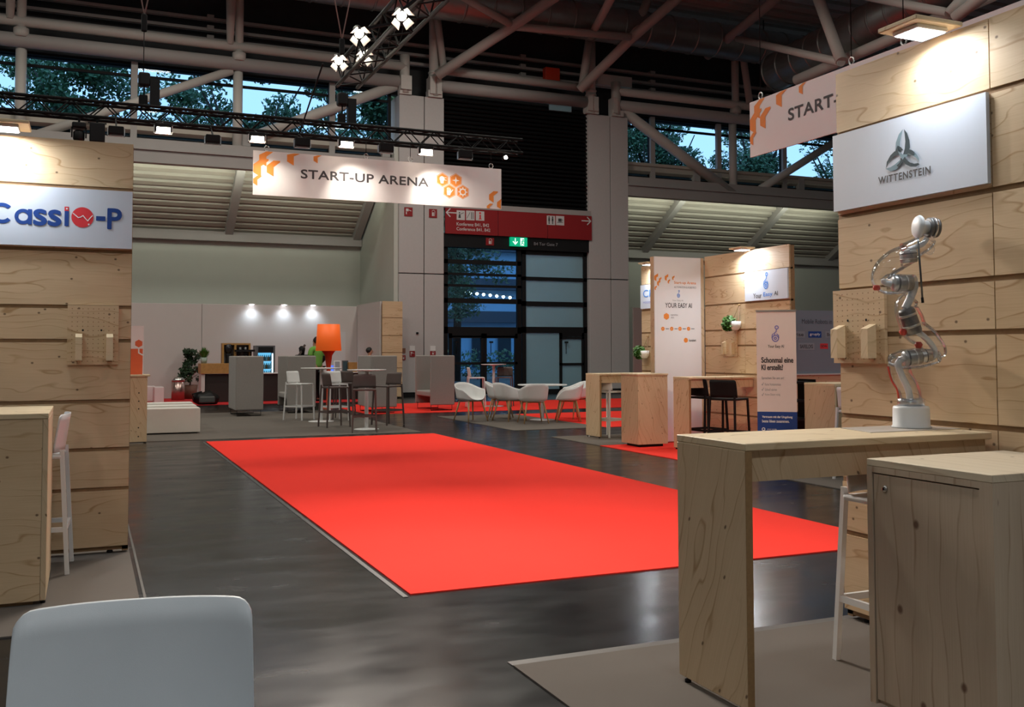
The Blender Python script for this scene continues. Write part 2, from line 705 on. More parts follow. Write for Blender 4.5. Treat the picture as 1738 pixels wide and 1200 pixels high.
def text_mesh(s, bold=0.0, space=1.0, res=4, align='LEFT'):
    cu = bpy.data.curves.new('lettering', 'FONT')
    cu.body = s
    if FONT:
        cu.font = FONT
    cu.space_character = space
    cu.resolution_u = res
    cu.align_x = align
    o = bpy.data.objects.new('lettering', cu)
    COL.objects.link(o)
    dg = bpy.context.evaluated_depsgraph_get()
    ev = o.evaluated_get(dg)
    me = ev.to_mesh()
    vs = [v.co.copy() for v in me.vertices]
    fs = [tuple(p.vertices) for p in me.polygons]
    ev.to_mesh_clear()
    bpy.data.objects.remove(o)
    bpy.data.curves.remove(cu)
    return vs, fs


class Face:
    """a flat surface to print on: origin, right, up, out"""

    def __init__(self, o, r, u=(0, 0, 1)):
        self.o, self.r, self.u = Vector(o), Vector(r).normalized(), Vector(u).normalized()
        self.n = self.r.cross(self.u)
        self.k = 0

    def p(self, a, b, lift=0.0015):
        return self.o+self.r*a+self.u*b+self.n*lift

    def uv(self, pt):
        d = Vector(pt)-self.o
        return d.dot(self.r), d.dot(self.u)

    def write(self, mb, s, a0, b0, a1, b1, bold=0.0, space=1.0, lift=0.0027, thick=0.0):
        """the words fill the box a0..a1, b0..b1"""
        vs, fs = text_mesh(s, bold, space)
        if not vs:
            return
        x0, x1 = min(v.x for v in vs), max(v.x for v in vs)
        y0, y1 = min(v.y for v in vs), max(v.y for v in vs)
        sx, sy = (a1-a0)/max(x1-x0, 1e-6), (b1-b0)/max(y1-y0, 1e-6)
        rad = bold*(b1-b0)
        spots = [(0, 0)]
        if rad > 0:
            spots += [(rad*math.cos(i*PI/4), rad*math.sin(i*PI/4)) for i in range(8)]
        av, af = [], []
        for k, (ox, oy) in enumerate(spots):
            n0 = len(av)
            av += [self.p(a0+(v.x-x0)*sx+ox, b0+(v.y-y0)*sy+oy, lift+k*0.00004) for v in vs]
            af += [tuple(n0+i for i in f) for f in fs]
        mb.add(av, af)

    def poly(self, mb, pts, lift=0.0015):
        self.k += 1
        lift += 0.00008*(self.k % 10)      # prints never lie in exactly one plane
        mb.face([self.p(a, b, lift) for a, b in pts])

    def rect(self, mb, a0, b0, a1, b1, lift=0.0015):
        self.poly(mb, [(a0, b0), (a1, b0), (a1, b1), (a0, b1)], lift)

    def ngon(self, mb, a, b, r, n=6, rot=PI/2, lift=0.0015, sq=1.0):
        self.poly(mb, [(a+r*sq*math.cos(rot+2*PI*i/n), b+r*math.sin(rot+2*PI*i/n)) for i in range(n)], lift)

    def ring(self, mb, a, b, r0, r1, n=24, lift=0.002, t0=0, t1=2*PI):
        for i in range(n):
            p, q = t0+(t1-t0)*i/n, t0+(t1-t0)*(i+1)/n
            self.poly(mb, [(a+r0*math.cos(p), b+r0*math.sin(p)), (a+r1*math.cos(p), b+r1*math.sin(p)), (a+r1*math.cos(q), b+r1*math.sin(q)), (a+r0*math.cos(q), b+r0*math.sin(q))], lift)

    def line(self, mb, pts, w, lift=0.0025):
        for (a, b), (c, d) in zip(pts, pts[1:]):
            t = Vector((c-a, d-b))
            if t.length < 1e-9:
                continue
            t.normalize()
            q = Vector((-t.y, t.x))*w/2
            e = t*w/2*0.6
            self.poly(mb, [(a-q.x-e.x, b-q.y-e.y), (c-q.x+e.x, d-q.y+e.y), (c+q.x+e.x, d+q.y+e.y), (a+q.x-e.x, b+q.y-e.y)], lift)


def chevron(fc, mb, a, b, s, lift=0.0015):
    """an open hexagon piece: two slanted blades meeting at the bottom-left"""
    h = s*math.sqrt(3)/2
    fc.poly(mb, [(a, b+s*0.5), (a+h, b+s), (a+h, b+s*0.45), (a+h*0.55, b+s*0.22), (a+h*0.55, b-s*0.5), (a, b-s*0.18)], lift)


XF = (1, 0, 0)       # right, for a face that looks towards -Y
YF = (0, -1, 0)      # right, for a face that looks towards -X

# =================================================================== THE HALL
struct(MB().box(-16, 42, -14, 36, -0.2, 0).build('floor', FLOOR))
# roof deck: ribbed sheet running across, and its underside ribs
mb = MB()
y = -14.0
while y < 31.4:
    mb.hexa([(-16, y, 13.45), (42, y, 13.45), (42, y+0.42, 13.45), (-16, y+0.42, 13.45), (-16, y, 13.62), (42, y, 13.62), (42, y+0.42, 13.62), (-16, y+0.42, 13.62)])
    mb.box(-16, 42, y+0.42, y+0.70, 13.62, 13.68)
    y += 0.70
struct(mb.build('ceiling', DECK))
struct(MB().box(-16, 42, -14.3, -14, 0, 13.6).build('wall_entrance_side', CONC))
struct(MB().box(-16.3, -16, -14, 36, 0, 13.6).build('wall_west', CONC))
struct(MB().box(42, 42.3, -14, 36, 0, 13.6).build('wall_east', CONC))

FY = 30.3            # facade plane
# upper dark wall above the windows
struct(MB().box(-16, 42, 31.3, 31.5, 9.95, 13.7).build('wall_above_windows', DARKWALL))
# low back walls of the two niches (white), with the sloping soffits in front of them
struct(MB().box(-16, 8.95, 34.6, 34.8, 0, 5.5).build('wall_niche_rear', WALLG))
struct(MB().box(17.45, 42, 34.6, 34.8, 0, 5.5).build('wall_niche_rear_east', WALLG))
struct(MB().hexa([(8.95, 30.35, 0), (9.1, 30.35, 0), (9.1, 34.8, 0), (8.95, 34.8, 0), (8.95, 30.35, 8.2), (9.1, 30.35, 8.2), (9.1, 34.8, 5.4), (8.95, 34.8, 5.4)]).build('wall_niche_side', WALLG))
struct(MB().hexa([(17.3, 30.35, 0), (17.45, 30.35, 0), (17.45, 34.8, 0), (17.3, 34.8, 0), (17.3, 30.35, 8.2), (17.45, 30.35, 8.2), (17.45, 34.8, 5.4), (17.3, 34.8, 5.4)]).build('wall_niche_side_east', WALLG))


def soffit(x0, x1, name, rafters):
    """sloping ribbed underside: ribs run across, rafters run down the slope"""
    mb = MB()
    y0, z0, y1, z1 = 30.55, 8.02, 34.6, 5.5
    mb.hexa([(x0, y0, z0+0.10), (x1, y0, z0+0.10), (x1, y1, z1+0.10), (x0, y1, z1+0.10), (x0, y0, z0+0.2), (x1, y0, z0+0.2), (x1, y1, z1+0.2), (x0, y1, z1+0.2)])
    o = struct(mb.build(name, SOFFIT))
    n = 15
    for i in range(n):
        t = (i+0.5)/n
        y, z = y0+(y1-y0)*t, z0+(z1-z0)*t
        k = MB().hexa([(x0, y-0.075, z+0.0), (x1, y-0.075, z+0.0), (x1, y+0.075, z-0.09), (x0, y+0.075, z-0.09), (x0, y-0.075, z+0.17), (x1, y-0.075, z+0.17), (x1, y+0.075, z+0.06), (x0, y+0.075, z+0.06)])
        k.build('slat', SOFFIT, o)
    for xr in rafters:
        MB().hexa([(xr-0.13, y0, z0-0.32), (xr+0.13, y0, z0-0.32), (xr+0.13, y1, z1-0.28), (xr-0.13, y1, z1-0.28), (xr-0.13, y0, z0+0.1), (xr+0.13, y0, z0+0.1), (xr+0.13, y1, z1+0.1), (xr-0.13, y1, z1+0.1)]).build('rafter', STEELD, o)
    MB().box(x0, x1, 34.3, 34.6, 5.18, 5.5).build('eaves_beam', STEELD, o)
    return o


soffit(-16, 8.93, 'ceiling_soffit', (-6.0, -0.4, 4.35, 8.75))
soffit(17.47, 42, 'ceiling_soffit_east', (20.6, 25.4, 30.0))
# lamps behind the fascia that wash the ribs
for xa, xb in ((-2, 8.6), (17.8, 28)):
    light('soffit_wash', 'AREA', ((xa+xb)/2, 31.0, 6.75), 85, (0.93, 1.0, 0.80), xb-xa, 0.25, target=((xa+xb)/2, 32.3, 7.3))


def fascia(x0, x1, name):
    mb = MB()
    mb.box(x0, x1, FY-0.05, FY+0.25, 6.94, 7.32)
    mb.box(x0, x1, FY-0.12, FY+0.25, 7.30, 7.36)
    mb.box(x0, x1, FY+0.0, FY+0.25, 7.36, 7.64)
    return struct(mb.build(name, STEELD))


fascia(-16, 8.95, 'trim_1')
fascia(17.49, 42, 'trim_2')


# pillars: clad boxes with a joint down the middle and one across
def pillar(x0, x1, xm, name):
    mb = MB()
    g = 0.012
    for a, b in ((x0, xm-g), (xm+g, x1)):
        for z0, z1 in ((0.14, 3.93), (3.96, 9.71)):
            mb.rbox(a, b, FY-0.05, FY+1.2, z0, z1, 0.008, 1)
    o = struct(mb.build(name, CONC))
    MB().box(x0+0.02, x1-0.02, FY-0.02, FY+1.18, 0.0, 9.68).build('joint_core', BLACK, o)
    return o


pillar(9.09, 10.60, 9.93, 'wall_pillar_west')
pillar(15.93, 17.49, 16.78, 'wall_pillar_east')

# louvred black panel over the gate
mb = MB()
z = 6.32
while z < 9.72:
    mb.hexa([(10.62, FY+0.10, z), (15.93, FY+0.10, z), (15.93, FY+0.22, z+0.10), (10.62, FY+0.22, z+0.10), (10.62, FY+0.06, z+0.03), (15.93, FY+0.06, z+0.03), (15.93, FY+0.18, z+0.13), (10.62, FY+0.18, z+0.13)])
    z += 0.14
lv = struct(mb.build('wall_louvre', BLACK))
MB().box(10.62, 15.93, FY+0.24, FY+0.3, 6.1, 9.78).build('backing', BLACK, lv)
struct(MB().box(10.6, 15.95, FY-0.02, FY+0.3, 4.86, 5.30).build('trim_3', BLACK))
struct(MB().box(10.6, 16.0, FY-0.06, FY+0.3, 6.13, 6.30).build('trim_4', STEELD))

# clerestory windows: one per bay
WIN_Z = (7.64, 9.94)


def window(n, x0, x1, post0, post1):
    mb = MB()
    za, zb = WIN_Z
    y0, y1 = FY+0.42, FY+0.54
    mb.box(x0, x1, y0, y1, za, za+0.13)
    mb.box(x0, x1, y0, y1, zb-0.06, zb)
    mb.box(x0, x0+post0, y0, y1, za, zb)
    mb.box(x1-post1, x1, y0, y1, za, zb)
    mb.box(x0, x1, y0+0.02, y1-0.02, 9.52, 9.60)
    o = struct(mb.build('window_%d' % n, BLACKM))
    MB().box(x0+0.02, x1-0.02, FY+0.475, FY+0.485, za+0.05, zb-0.02).build('pane', GLASS, o)


xs = [-7.7, -4.75, -1.82, 1.15, 4.08, 7.0, 8.95]
k = 1
for a, b in zip(xs, xs[1:]):
    window(k, a, b, 0.10, 0.10)
    k += 1
window(k, 10.6, 15.95, 0.1, 0.1) if False else None
xs = [17.49, 18.74, 21.7, 24.65, 27.6, 30.5, 33.5, 37.0, 41.9]
for a, b in zip(xs, xs[1:]):
    window(k, a, b, 0.10, 0.10)
    k += 1
for i, xm in enumerate((1.15, 7.0, 18.74, 21.62, 24.65)):
    struct(MB().box(xm-0.09, xm+0.09, FY+0.3, FY+0.44, 7.64, 9.94).build('trim_%d' % (5+i), STEELD))
# two little panes in the black upper part of the gate
struct(MB().box(14.45, 15.3, FY+0.02, FY+0.06, 9.72, 9.98).build('window_21', FROST))

# ------------------------------------------------------------ the glazed gate: two bays, each a frame with its panes and door leaves
GY = FY+0.12


def gate(name, x0, x1, bars, leaves, pane_mat):
    """bars: list of (z0, z1) horizontal rails; leaves: (xa, xb, solid)"""
    f = MB()
    f.box(x0, x0+0.14, GY, GY+0.12, 0, 4.86)
    f.box(x1-0.14, x1, GY, GY+0.12, 0, 4.86)
    for a, b in bars:
        f.box(x0, x1, GY, GY+0.12, a, b)
    o = struct(f.build(name, BLACK))
    edges = [4.86]+[q for ab in bars for q in (ab[1], ab[0])]
    zs = sorted(set(edges))
    for (a, b) in zip(bars[1:], bars[:-1]):
        MB().box(x0+0.1, x1-0.1, GY+0.05, GY+0.06, a[1], b[0]).build('pane', pane_mat, o)
    return o


def zl(y, x=880):
    return onY(x, y, GY).z


LB = [(zl(422), 4.86), (zl(451), zl(444)), (zl(470), zl(466)), (zl(489), zl(485)), (zl(516), zl(508)), (zl(566, 800), zl(555, 800))]
d1 = gate('door_1', 10.66, 13.42, LB, None, GLASSD)
RB = [(zl(431), 4.86), (zl(475), zl(469)), (zl(519), zl(511)), (zl(565, 940), zl(555, 940))]
d2 = gate('door_2', 13.46, 15.92, RB, None, FROST)


def leaf(root, x0, x1, z1, rails, mat, stile=0.09):
    f = MB()
    f.box(x0, x0+stile, GY, GY+0.10, 0.02, z1)
    f.box(x1-stile, x1, GY, GY+0.10, 0.02, z1)
    f.box(x0, x1, GY, GY+0.10, 0.02, 0.22)
    f.box(x0, x1, GY, GY+0.10, z1-0.12, z1)
    for z in rails:
        f.box(x0, x1, GY, GY+0.10, z-0.04, z+0.04)
    o = f.build('door_leaf', BLACK, root)
    MB().box(x0+0.05, x1-0.05, GY+0.045, GY+0.055, 0.1, z1-0.05).build('pane', mat, o)
    h = MB()
    h.tube([(x0+stile+0.12, GY-0.06, 1.35), (x0+stile+0.12, GY-0.06, 1.75)], 0.014, 8)
    h.box(x0+stile+0.09, x0+stile+0.20, GY-0.07, GY, 1.72, 1.78)
    h.build('handle', BLACKM, o)


zt = LB[-1][0]
leaf(d1, 10.86, 12.06, zt, (1.05, 1.92), GLASSD)
leaf(d1, 12.08, 13.28, zt, (1.05, 1.92), GLASSD)
zt = RB[-1][0]
MB().box(13.6, 14.86, GY+0.05, GY+0.07, 0.15, zt).build('pane', FROST, d2)
MB().box(13.6, 14.86, GY+0.02, GY+0.1, 0.0, 0.16).build('sill_rail', BLACK, d2)
leaf(d2, 14.86, 15.80, zt, (1.0, 1.9), FROST)

# ------------------------------------------------------------ what lies outside
struct(MB().box(-60, 90, 36.0, 140, -0.3, -0.02).build('ground_outside', pr('outside_paving', (0.10, 0.11, 0.11), 0.9, noise=0.2, nscale=1)))
bl = thing('neighbouring_hall', 'long pale blue hall with dark canopy bands across the yard beyond the glazed gate', 'building', (14, 62, 0))
BLUEW = pr('blue_cladding', (0.24, 0.50, 0.80), 0.6, noise=0.1, nscale=1)
MB().box(-10, 50, 62, 70, 0, 13).build('wall', BLUEW, bl)
for i, zz in enumerate((3.4, 5.6, 8.2, 10.6)):
    MB().box(-10, 50, 61.4, 62, zz, zz+0.75).build('canopy_band', pr('dark_band', (0.02, 0.05, 0.09), 0.6), bl)
for i in range(9):
    MB().box(18+i*1.9, 18.9+i*1.9, 61.8, 62, 0.4, 3.0).build('window', pr('dark_glazing', (0.02, 0.04, 0.06), 0.2), bl)
hedge = thing('hedge', 'clipped dark hedge across the yard seen through the glazed gate', 'hedge', (20, 48, 0))


def leaf_cloud(mb, c, rad, n, s, flat=0.9):
    c = Vector(c)
    for _ in range(n):
        while True:
            q = Vector((random.uniform(-1, 1), random.uniform(-1, 1), random.uniform(-1, 1)))
            if 0.15 < q.length < 1:
                break
        p = c+Vector((q.x*rad[0], q.y*rad[1], q.z*rad[2]))
        a = Vector((random.uniform(-1, 1), random.uniform(-1, 1), random.uniform(-1, 1))).normalized()
        b = a.orthogonal().normalized()
        t = s*random.uniform(0.6, 1.3)
        mb.face([p-a*t*0.5, p+b*t*0.32, p+a*t*0.5, p-b*t*0.32])


mb = MB()
for i in range(14):
    leaf_cloud(mb, (11+i*1.5, 48, 0.8), (1.1, 0.7, 0.8), 260, 0.2)
mb.build('foliage', LEAFT, hedge)
ws = tag(MB().tube([onY(770, 491.5, 58), onY(872, 503.5, 58)], 0.02, 6).build('wire', BLACK), 'thin wire that carries the small round lamps across the yard', 'wire')
# string of lamps under the far canopy
for i in range(9):
    p = onY(776+i*11.2, 492.2+i*1.32, 58)-Vector((0, 0, 0.09))
    tag(MB().lathe([(0.001, -0.10), (0.08, -0.05), (0.10, 0), (0.08, 0.05), (0.001, 0.10)], p, 10).build('string_lamp', LEDW), 'small round warm lamp of the string under the canopy across the yard', 'lamp', 'string of lamps across the yard')


def tree(x, y, h, spread_, n, label, base=3.0):
    t = thing('tree', label, 'tree', (x, y, 0), 0, 'trees beyond the high windows')
    m = MB()
    m.tube([(x, y, 0), (x+0.1, y, h*0.35), (x-0.1, y+0.1, h*0.7)], [0.22, 0.17, 0.08], 10)
    for i in range(7):
        a = i*0.9+random.random()
        z0 = h*random.uniform(0.35, 0.6)
        m.tube([(x, y, z0), (x+math.cos(a)*spread_*0.45, y+math.sin(a)*spread_*0.35, z0+h*0.18), (x+math.cos(a)*spread_*0.8, y+math.sin(a)*spread_*0.6, z0+h*0.3)], [0.09, 0.06, 0.025], 6)
    m.build('trunk', BARK, t)
    m = MB()
    for i in range(66):
        a = random.uniform(0, 2*PI)
        zz = random.uniform(0.0, 1.0)
        rr = spread_*math.sqrt(max(0.05, 1-(zz*0.92)**2))*random.uniform(0.25, 1.0)
        c = (x+math.cos(a)*rr, y+math.sin(a)*rr*0.6, base+(h-base)*zz)
        k = random.uniform(0.55, 1.05)
        leaf_cloud(m, c, (k, k*0.8, k*0.75), n//18, 0.21)
    m.build('foliage', LEAFT, t)
    return t


tree(-5.6, 39, 14.4, 2.7, 3600, 'broad leafy tree beyond the high window behind the wood stand wall')
tree(0.2, 39, 12.9, 2.7, 4200, 'dense rounded tree beyond the high windows above the three white benches')
tree(5.6, 39, 13.6, 2.6, 4200, 'tree with sky above it beyond the high window behind the first hoist')
tree(12.2, 39, 15.4, 2.7, 4600, 'tall tree beyond the high windows behind the hanging banner truss')
tree(-2.6, 45.5, 14.0, 2.9, 3400, 'second-row tree filling the gap beyond the first high windows')
tree(3.6, 45.5, 13.2, 2.7, 3400, 'second-row tree low behind the truss beyond the high window with the long brace')
tree(10.2, 45.5, 16.2, 3.0, 4200, 'second-row tree beyond the high window where the black power cable hangs')
tree(16.6, 45.5, 16.0, 2.8, 3600, 'second-row tree beyond the high window behind the brace beside the first pillar')
tree(23.8, 39, 15.6, 2.7, 4600, 'tall tree beyond the high windows just past the second pillar')
tree(29.6, 39, 14.6, 2.6, 4200, 'tree beyond the high window behind the second hanging banner')
tree(35.4, 39, 14.2, 2.8, 3400, 'tree glimpsed under the second hanging banner beside the tall wood wall')
tree(27.4, 45.5, 15.6, 2.9, 3600, 'second-row tree beyond the high window crossed by the long brace past the second pillar')
tree(33.6, 45.5, 15.0, 2.9, 3600, 'second-row tree beyond the high window over the far plywood wall')
tree(12.2, 54, 8.0, 1.9, 2200, 'small tree in the yard seen through the glazed gate', 2.2)

# ------------------------------------------------------------ steelwork of the roof
gd = thing('facade_girder', 'grey tubular girder of two long pipes over the high windows beside the first pillar', 'girder', (0, FY, 10))
MB().tube([(-12, FY+0.05, 10.13), (9.1, FY+0.05, 10.13)], 0.20, 18).build('lower_pipe', STEELD, gd)
MB().tube([(-12, FY-0.02, 10.66), (9.35, FY-0.02, 10.62)], 0.14, 16).build('upper_pipe', STEEL, gd)
for xx in (-1.82, 4.08):
    MB().tube([(xx, FY, 10.2), (xx, FY, 10.45)], 0.20, 14).build('collar', STEEL, gd)
    MB().tube([(xx, FY, 10.1), (xx, FY, 13.6)], 0.125, 14).build('post', STEEL, gd)
    MB().tube([(xx-0.28, FY-0.1, 10.65), (xx-0.26, FY-0.1, 12.0), (xx-0.05, FY-0.1, 13.6)], [0.10, 0.15, 0.15], 12).build('strut', STEEL, gd)
for xx in (-1.82, 4.08):
    MB().tube([(xx, FY+0.2, 7.2), (xx, FY+0.2, 10.1)], 0.145, 14).build('window_post', STEEL, gd)
MB().tube([(-1.57, FY+0.16, 7.45), (3.9, FY+0.16, 9.95)], 0.13, 12).build('brace', STEEL, gd)
MB().tube([(4.6, FY+0.16, 8.0), (9.2, FY+0.16, 10.1)], 0.17, 12).build('brace', STEEL, gd)
MB().tube([(9.28, FY, 9.75), (9.28, FY, 11.0)], 0.16, 14).build('post', STEEL, gd)
m = MB()
m.box(9.08, 9.48, FY-0.12, FY+0.12, 9.71, 9.98)
m.box(9.1, 9.46, FY-0.2, FY-0.1, 9.85, 10.3)
m.build('bearing', STEEL, gd)

gm = thing('gate_girder', 'grey tubular girder across the top of the black gate between the two pillars', 'girder', (13, FY, 10))
MB().tube([(10.3, FY, 10.12), (15.9, FY, 10.12)], 0.20, 18).build('lower_pipe', STEELD, gm)
MB().tube([(10.4, FY-0.02, 10.64), (15.75, FY-0.02, 10.60)], 0.14, 16).build('upper_pipe', STEEL, gm)
for xx, s in ((10.28, 1), (16.05, -1)):
    MB().tube([(xx, FY, 9.75), (xx, FY, 13.6)], 0.17, 16).build('post', STEEL, gm)
    m = MB()
    m.box(xx-0.24, xx+0.24, FY-0.14, FY+0.14, 9.71, 9.92)
    m.box(xx-0.20, xx-0.02, FY-0.2, FY+0.2, 9.80, 10.36)
    m.box(xx+0.04, xx+0.20, FY-0.2, FY+0.2, 9.80, 10.30)
    m.build('bearing', STEEL, gm)
    MB().lathe([(0.20, 0), (0.20, 0.05), (0.18, 0.05), (0.18, 0.16), (0.20, 0.16), (0.20, 0.2)], (xx, FY, 10.35), 16).build('flange', STEEL, gm)
MB().tube([onY(754, 124, FY-0.3), onY(738, -6, FY-0.3)], 0.115, 12).build('strut', STEEL, gm)
MB().tube([onY(988, 150, FY-0.3), onY(1002, 58, FY-0.3)], 0.15, 12).build('strut', STEEL, gm)

ge = thing('facade_girder', 'grey tubular girder over the high windows beyond the second pillar', 'girder', (26, FY, 10))
MB().tube([(17.0, FY+0.05, 10.14), (40, FY+0.05, 10.14)], 0.20, 18).build('lower_pipe', STEELD, ge)
MB().tube([(17.1, FY-0.02, 10.62), (40, FY-0.02, 10.62)], 0.14, 16).build('upper_pipe', STEEL, ge)
for xx in (22.15, 28.0):
    MB().tube([(xx, FY, 10.1), (xx, FY, 13.4)], 0.14, 14).build('post', STEEL, ge)
    MB().tube([(xx, FY+0.2, 7.2), (xx, FY+0.2, 10.1)], 0.15, 14).build('window_post', STEEL, ge)
    MB().lathe([(0.20, 0), (0.22, 0.12), (0.15, 0.3)], (xx, FY, 10.3), 14).build('collar', STEEL, ge)
    MB().tube([(xx+0.5, FY-0.2, 10.7), (xx+0.12, FY-0.2, 13.1)], 0.13, 12).build('strut', STEEL, ge)
MB().tube([(17.35, FY+0.16, 10.03), (22.2, FY+0.16, 7.25)], 0.19, 14).build('brace', STEEL, ge)
MB().tube([(27.6, FY+0.16, 10.03), (22.8, FY+0.16, 7.25)], 0.15, 14).build('brace', STEEL, ge)
MB().tube([(17.05, FY, 9.75), (17.05, FY, 10.95)], 0.17, 14).build('post', STEEL, ge)
m = MB()
m.box(16.82, 17.28, FY-0.14, FY+0.14, 9.71, 9.92)
m.box(16.85, 17.02, FY-0.2, FY+0.2, 9.80, 10.36)
m.build('bearing', STEEL, ge)

# diagonal roof trusses coming off the bearings
rt = thing('roof_truss', 'grey pipe truss rising from the bearing on the first pillar towards the roof', 'truss', (10.4, 30, 10.3))
a, b, c = onY(742, 128, FY-0.4), onY(870, 45, 28.4), onY(960, -18, 27)
MB().tube([a, b, c], 0.165, 16).build('diagonal', STEEL, rt)
MB().tube([onY(868, 42, 28.35), onY(780, -8, 28.3)], 0.12, 12).build('web_pipe', STEEL, rt)
MB().tube([b, onY(1070, 63, 28.2)], 0.125, 12).build('tie', STEEL, rt)
MB().tube([onY(869, 40, 28.5), onY(858, -10, 28.8)], 0.10, 12).build('web_pipe', STEEL, rt)
rt2 = thing('roof_truss', 'grey pipe truss rising from the bearing on the second pillar across the duct', 'truss', (16, 30, 10.3))
a, b, c = onY(984, 152, FY-0.4), onY(1072, 65, 28.4), onY(1160, -12, 26.8)
MB().tube([a, b, c], 0.165, 16).build('diagonal', STEEL, rt2)
MB().tube([b, onY(1102, -6, 28.6)], 0.15, 12).build('web_pipe', STEEL, rt2)
MB().tube([onY(1003, 62, 28.8), onY(1040, -8, 26)], 0.13, 12).build('web_pipe', STEEL, rt2)
rt3 = thing('roof_truss', 'grey pipe truss whose long chord passes over the top of the tall wood wall', 'truss', (18.7, 20, 9.3))
p0, p1 = onX(1352, 136, 18.7), onX(1760, -41, 18.7)
MB().tube([p0, p1], 0.15, 16).build('chord', STEEL, rt3)
MB().tube([onY(1428, 104, 20.2), onY(1386, -10, 21.5)], 0.15, 14).build('web_pipe', STEEL, rt3)
MB().tube([onY(1428, 106, 20.2), onY(1252, 66, 27)], 0.11, 12).build('tie', STEEL, rt3)
MB().tube([onY(1610, 22, 15.8), onY(1470, -6, 19)], 0.10, 12).build('tie', STEEL, rt3)
MB().tube([onY(1610, 24, 15.8), onY(1640, -10, 15.5)], 0.12, 12).build('web_pipe', STEEL, rt3)
MB().tube([onY(1620, 30, 15.7), onY(1700, -30, 14.6)], 0.13, 12).build('web_pipe', STEEL, rt3)
rt4 = thing('roof_beam', 'dark pipe purlin running up the ribbed roof past the vertical pipe over the windows', 'beam', (22, 28, 12))
MB().tube([onY(1200, 95, 29.5), onY(1330, -12, 25.5)], 0.16, 12).build('pipe', STEELD, rt4)

# ducts and rails along the back
DUCTX = [(-12, 42)]
dk = thing('air_duct', 'long ribbed round metal duct under the roof along the window side', 'duct', (12, 28.7, 12.3))
MB().tube([(-12, 28.9, 12.45), (42, 28.9, 12.45)], 0.60, 28).build('pipe', GALV, dk)
for i in range(26):
    xx = 5.0+i*0.95
    MB().lathe([(0.605, -0.04), (0.625, -0.02), (0.625, 0.02), (0.605, 0.04)], (xx, 28.9, 12.45), 24, axis=(1, 0, 0)).build('seam_ring', GALV, dk)
for xx in (10.5, 14.2, 18.2, 22.4):
    MB().tube([(xx, 28.9, 13.0), (xx, 28.9, 13.5)], 0.02, 6).build('hanger', BLACKM, dk)
dk2 = thing('air_duct', 'dark round duct running over the tall wood wall below the roof', 'duct', (21, 18, 10.5))
MB().tube([onX(1318, 122, 21.0), onX(1700, -70, 21.0)], 0.62, 28).build('pipe', GALV, dk2)
for i in range(14):
    p = onX(1318, 122, 21.0).lerp(onX(1700, -70, 21.0), i/13)
    MB().lathe([(0.625, -0.04), (0.645, 0), (0.625, 0.04)], p, 24, axis=(0, 1, 0)).build('seam_ring', GALV, dk2)
for i, (zz, nm) in enumerate(((10.95, 'lowest'), (11.25, 'middle'), (11.58, 'topmost'))):
    r_ = thing('cable_tray', '%s thin grey rail of three above the facade girder pipes' % nm, 'rail', (8, 30.9, zz))
    MB().box(-12, 40, 30.85, 31.0, zz-0.05, zz+0.04).build('tray', STEELD, r_)
    for j in range(6):
        MB().box(-2+j*5.2, -1.8+j*5.2, 30.82, 31.0, zz-0.02, zz+0.12).build('bracket', STEELD, r_)
tag(MB().rbox(14.45, 15.0, 30.6, 30.855, 10.72, 11.3, 0.02).build('alarm_box', pr('alarm_red', (0.62, 0.045, 0.015), 0.4, noise=0.05)), 'red square box on the thin rails above the gate girder', 'box')
tag(MB().rbox(16.5, 17.9, 30.62, 30.84, 10.92, 11.3, 0.01).build('duct_box', STEEL), 'grey steel box over the bearing of the second pillar', 'box')

# =================================================================== CARPETS
def rug(x0, x1, y0, y1, mat, label, h=0.008):
    return tag(MB().box(x0, x1, y0, y1, 0.0, h).build('carpet', mat), label, 'carpet')


rug(1.77, 5.60, 5.64, 16.5, RED, 'big bright red carpet laid down the middle of the dark hall floor')
rug(-9.0, 5.50, 16.9, 24.2, GREYC, 'grey carpet under the round bar tables and the long white benches')
rug(5.95, 16.0, 22.2, 26.4, RED, 'red carpet strip under the high-backed sofas in front of the glazed gate')
rug(9.0, 16.0, 16.5, 20.8, RED, 'red carpet square behind the shell chairs and the round white table')
rug(7.13, 8.99, 16.5, 20.8, GREYC, 'grey carpet under the white shell chairs')
rug(7.16, 13.0, 13.32, 15.0, GREYC, 'small grey carpet under the plywood bar table with one white stool')
rug(7.17, 13.0, 10.0, 13.3, RED, 'red carpet under the plywood bar table with two black stools')
rug(7.17, 13.0, 6.4, 9.95, GREYC, 'grey carpet under the far plywood bar table behind the roll-up banner')
rug(-6.0, 8.25, 28.0, 32.39, pr('deep_red_carpet', (0.62, 0.016, 0.02), 0.95, noise=0.06, nscale=2, bump=0.3, bscale=700), 'deep red carpet running in front of the coffee bar')
rug(-4.0, 0.30, 5.62, 9.2, GREYC, 'grey carpet under the wood wall with the red and blue logo board')
rug(1.80, 9.0, -2.0, 4.18, GREYC, 'grey carpet under the bar table with the robot arm')
# seam strips of tape at the carpet edges
TAPE = pr('tape_strip', (0.09, 0.08, 0.07), 0.5, noise=0.3, nscale=14)
tag(MB().box(1.80, 5.2, 4.19, 4.25, 0, 0.004).build('tape_strip', TAPE), 'pale strip of tape along the edge of the carpet under the robot arm table', 'tape')
tag(MB().box(0.325, 0.34, 5.6, 9.2, 0, 0.004).build('tape_strip', TAPE), 'thin strip of tape along the carpet edge beside the wood wall with the logo board', 'tape')
tag(MB().box(1.715, 1.745, 5.6, 16.5, 0, 0.003).build('tape_strip', pr('tape_dark', (0.05, 0.046, 0.044), 0.5, noise=0.3, nscale=9)), 'long thin dark strip of tape along the edge of the big red carpet', 'tape')

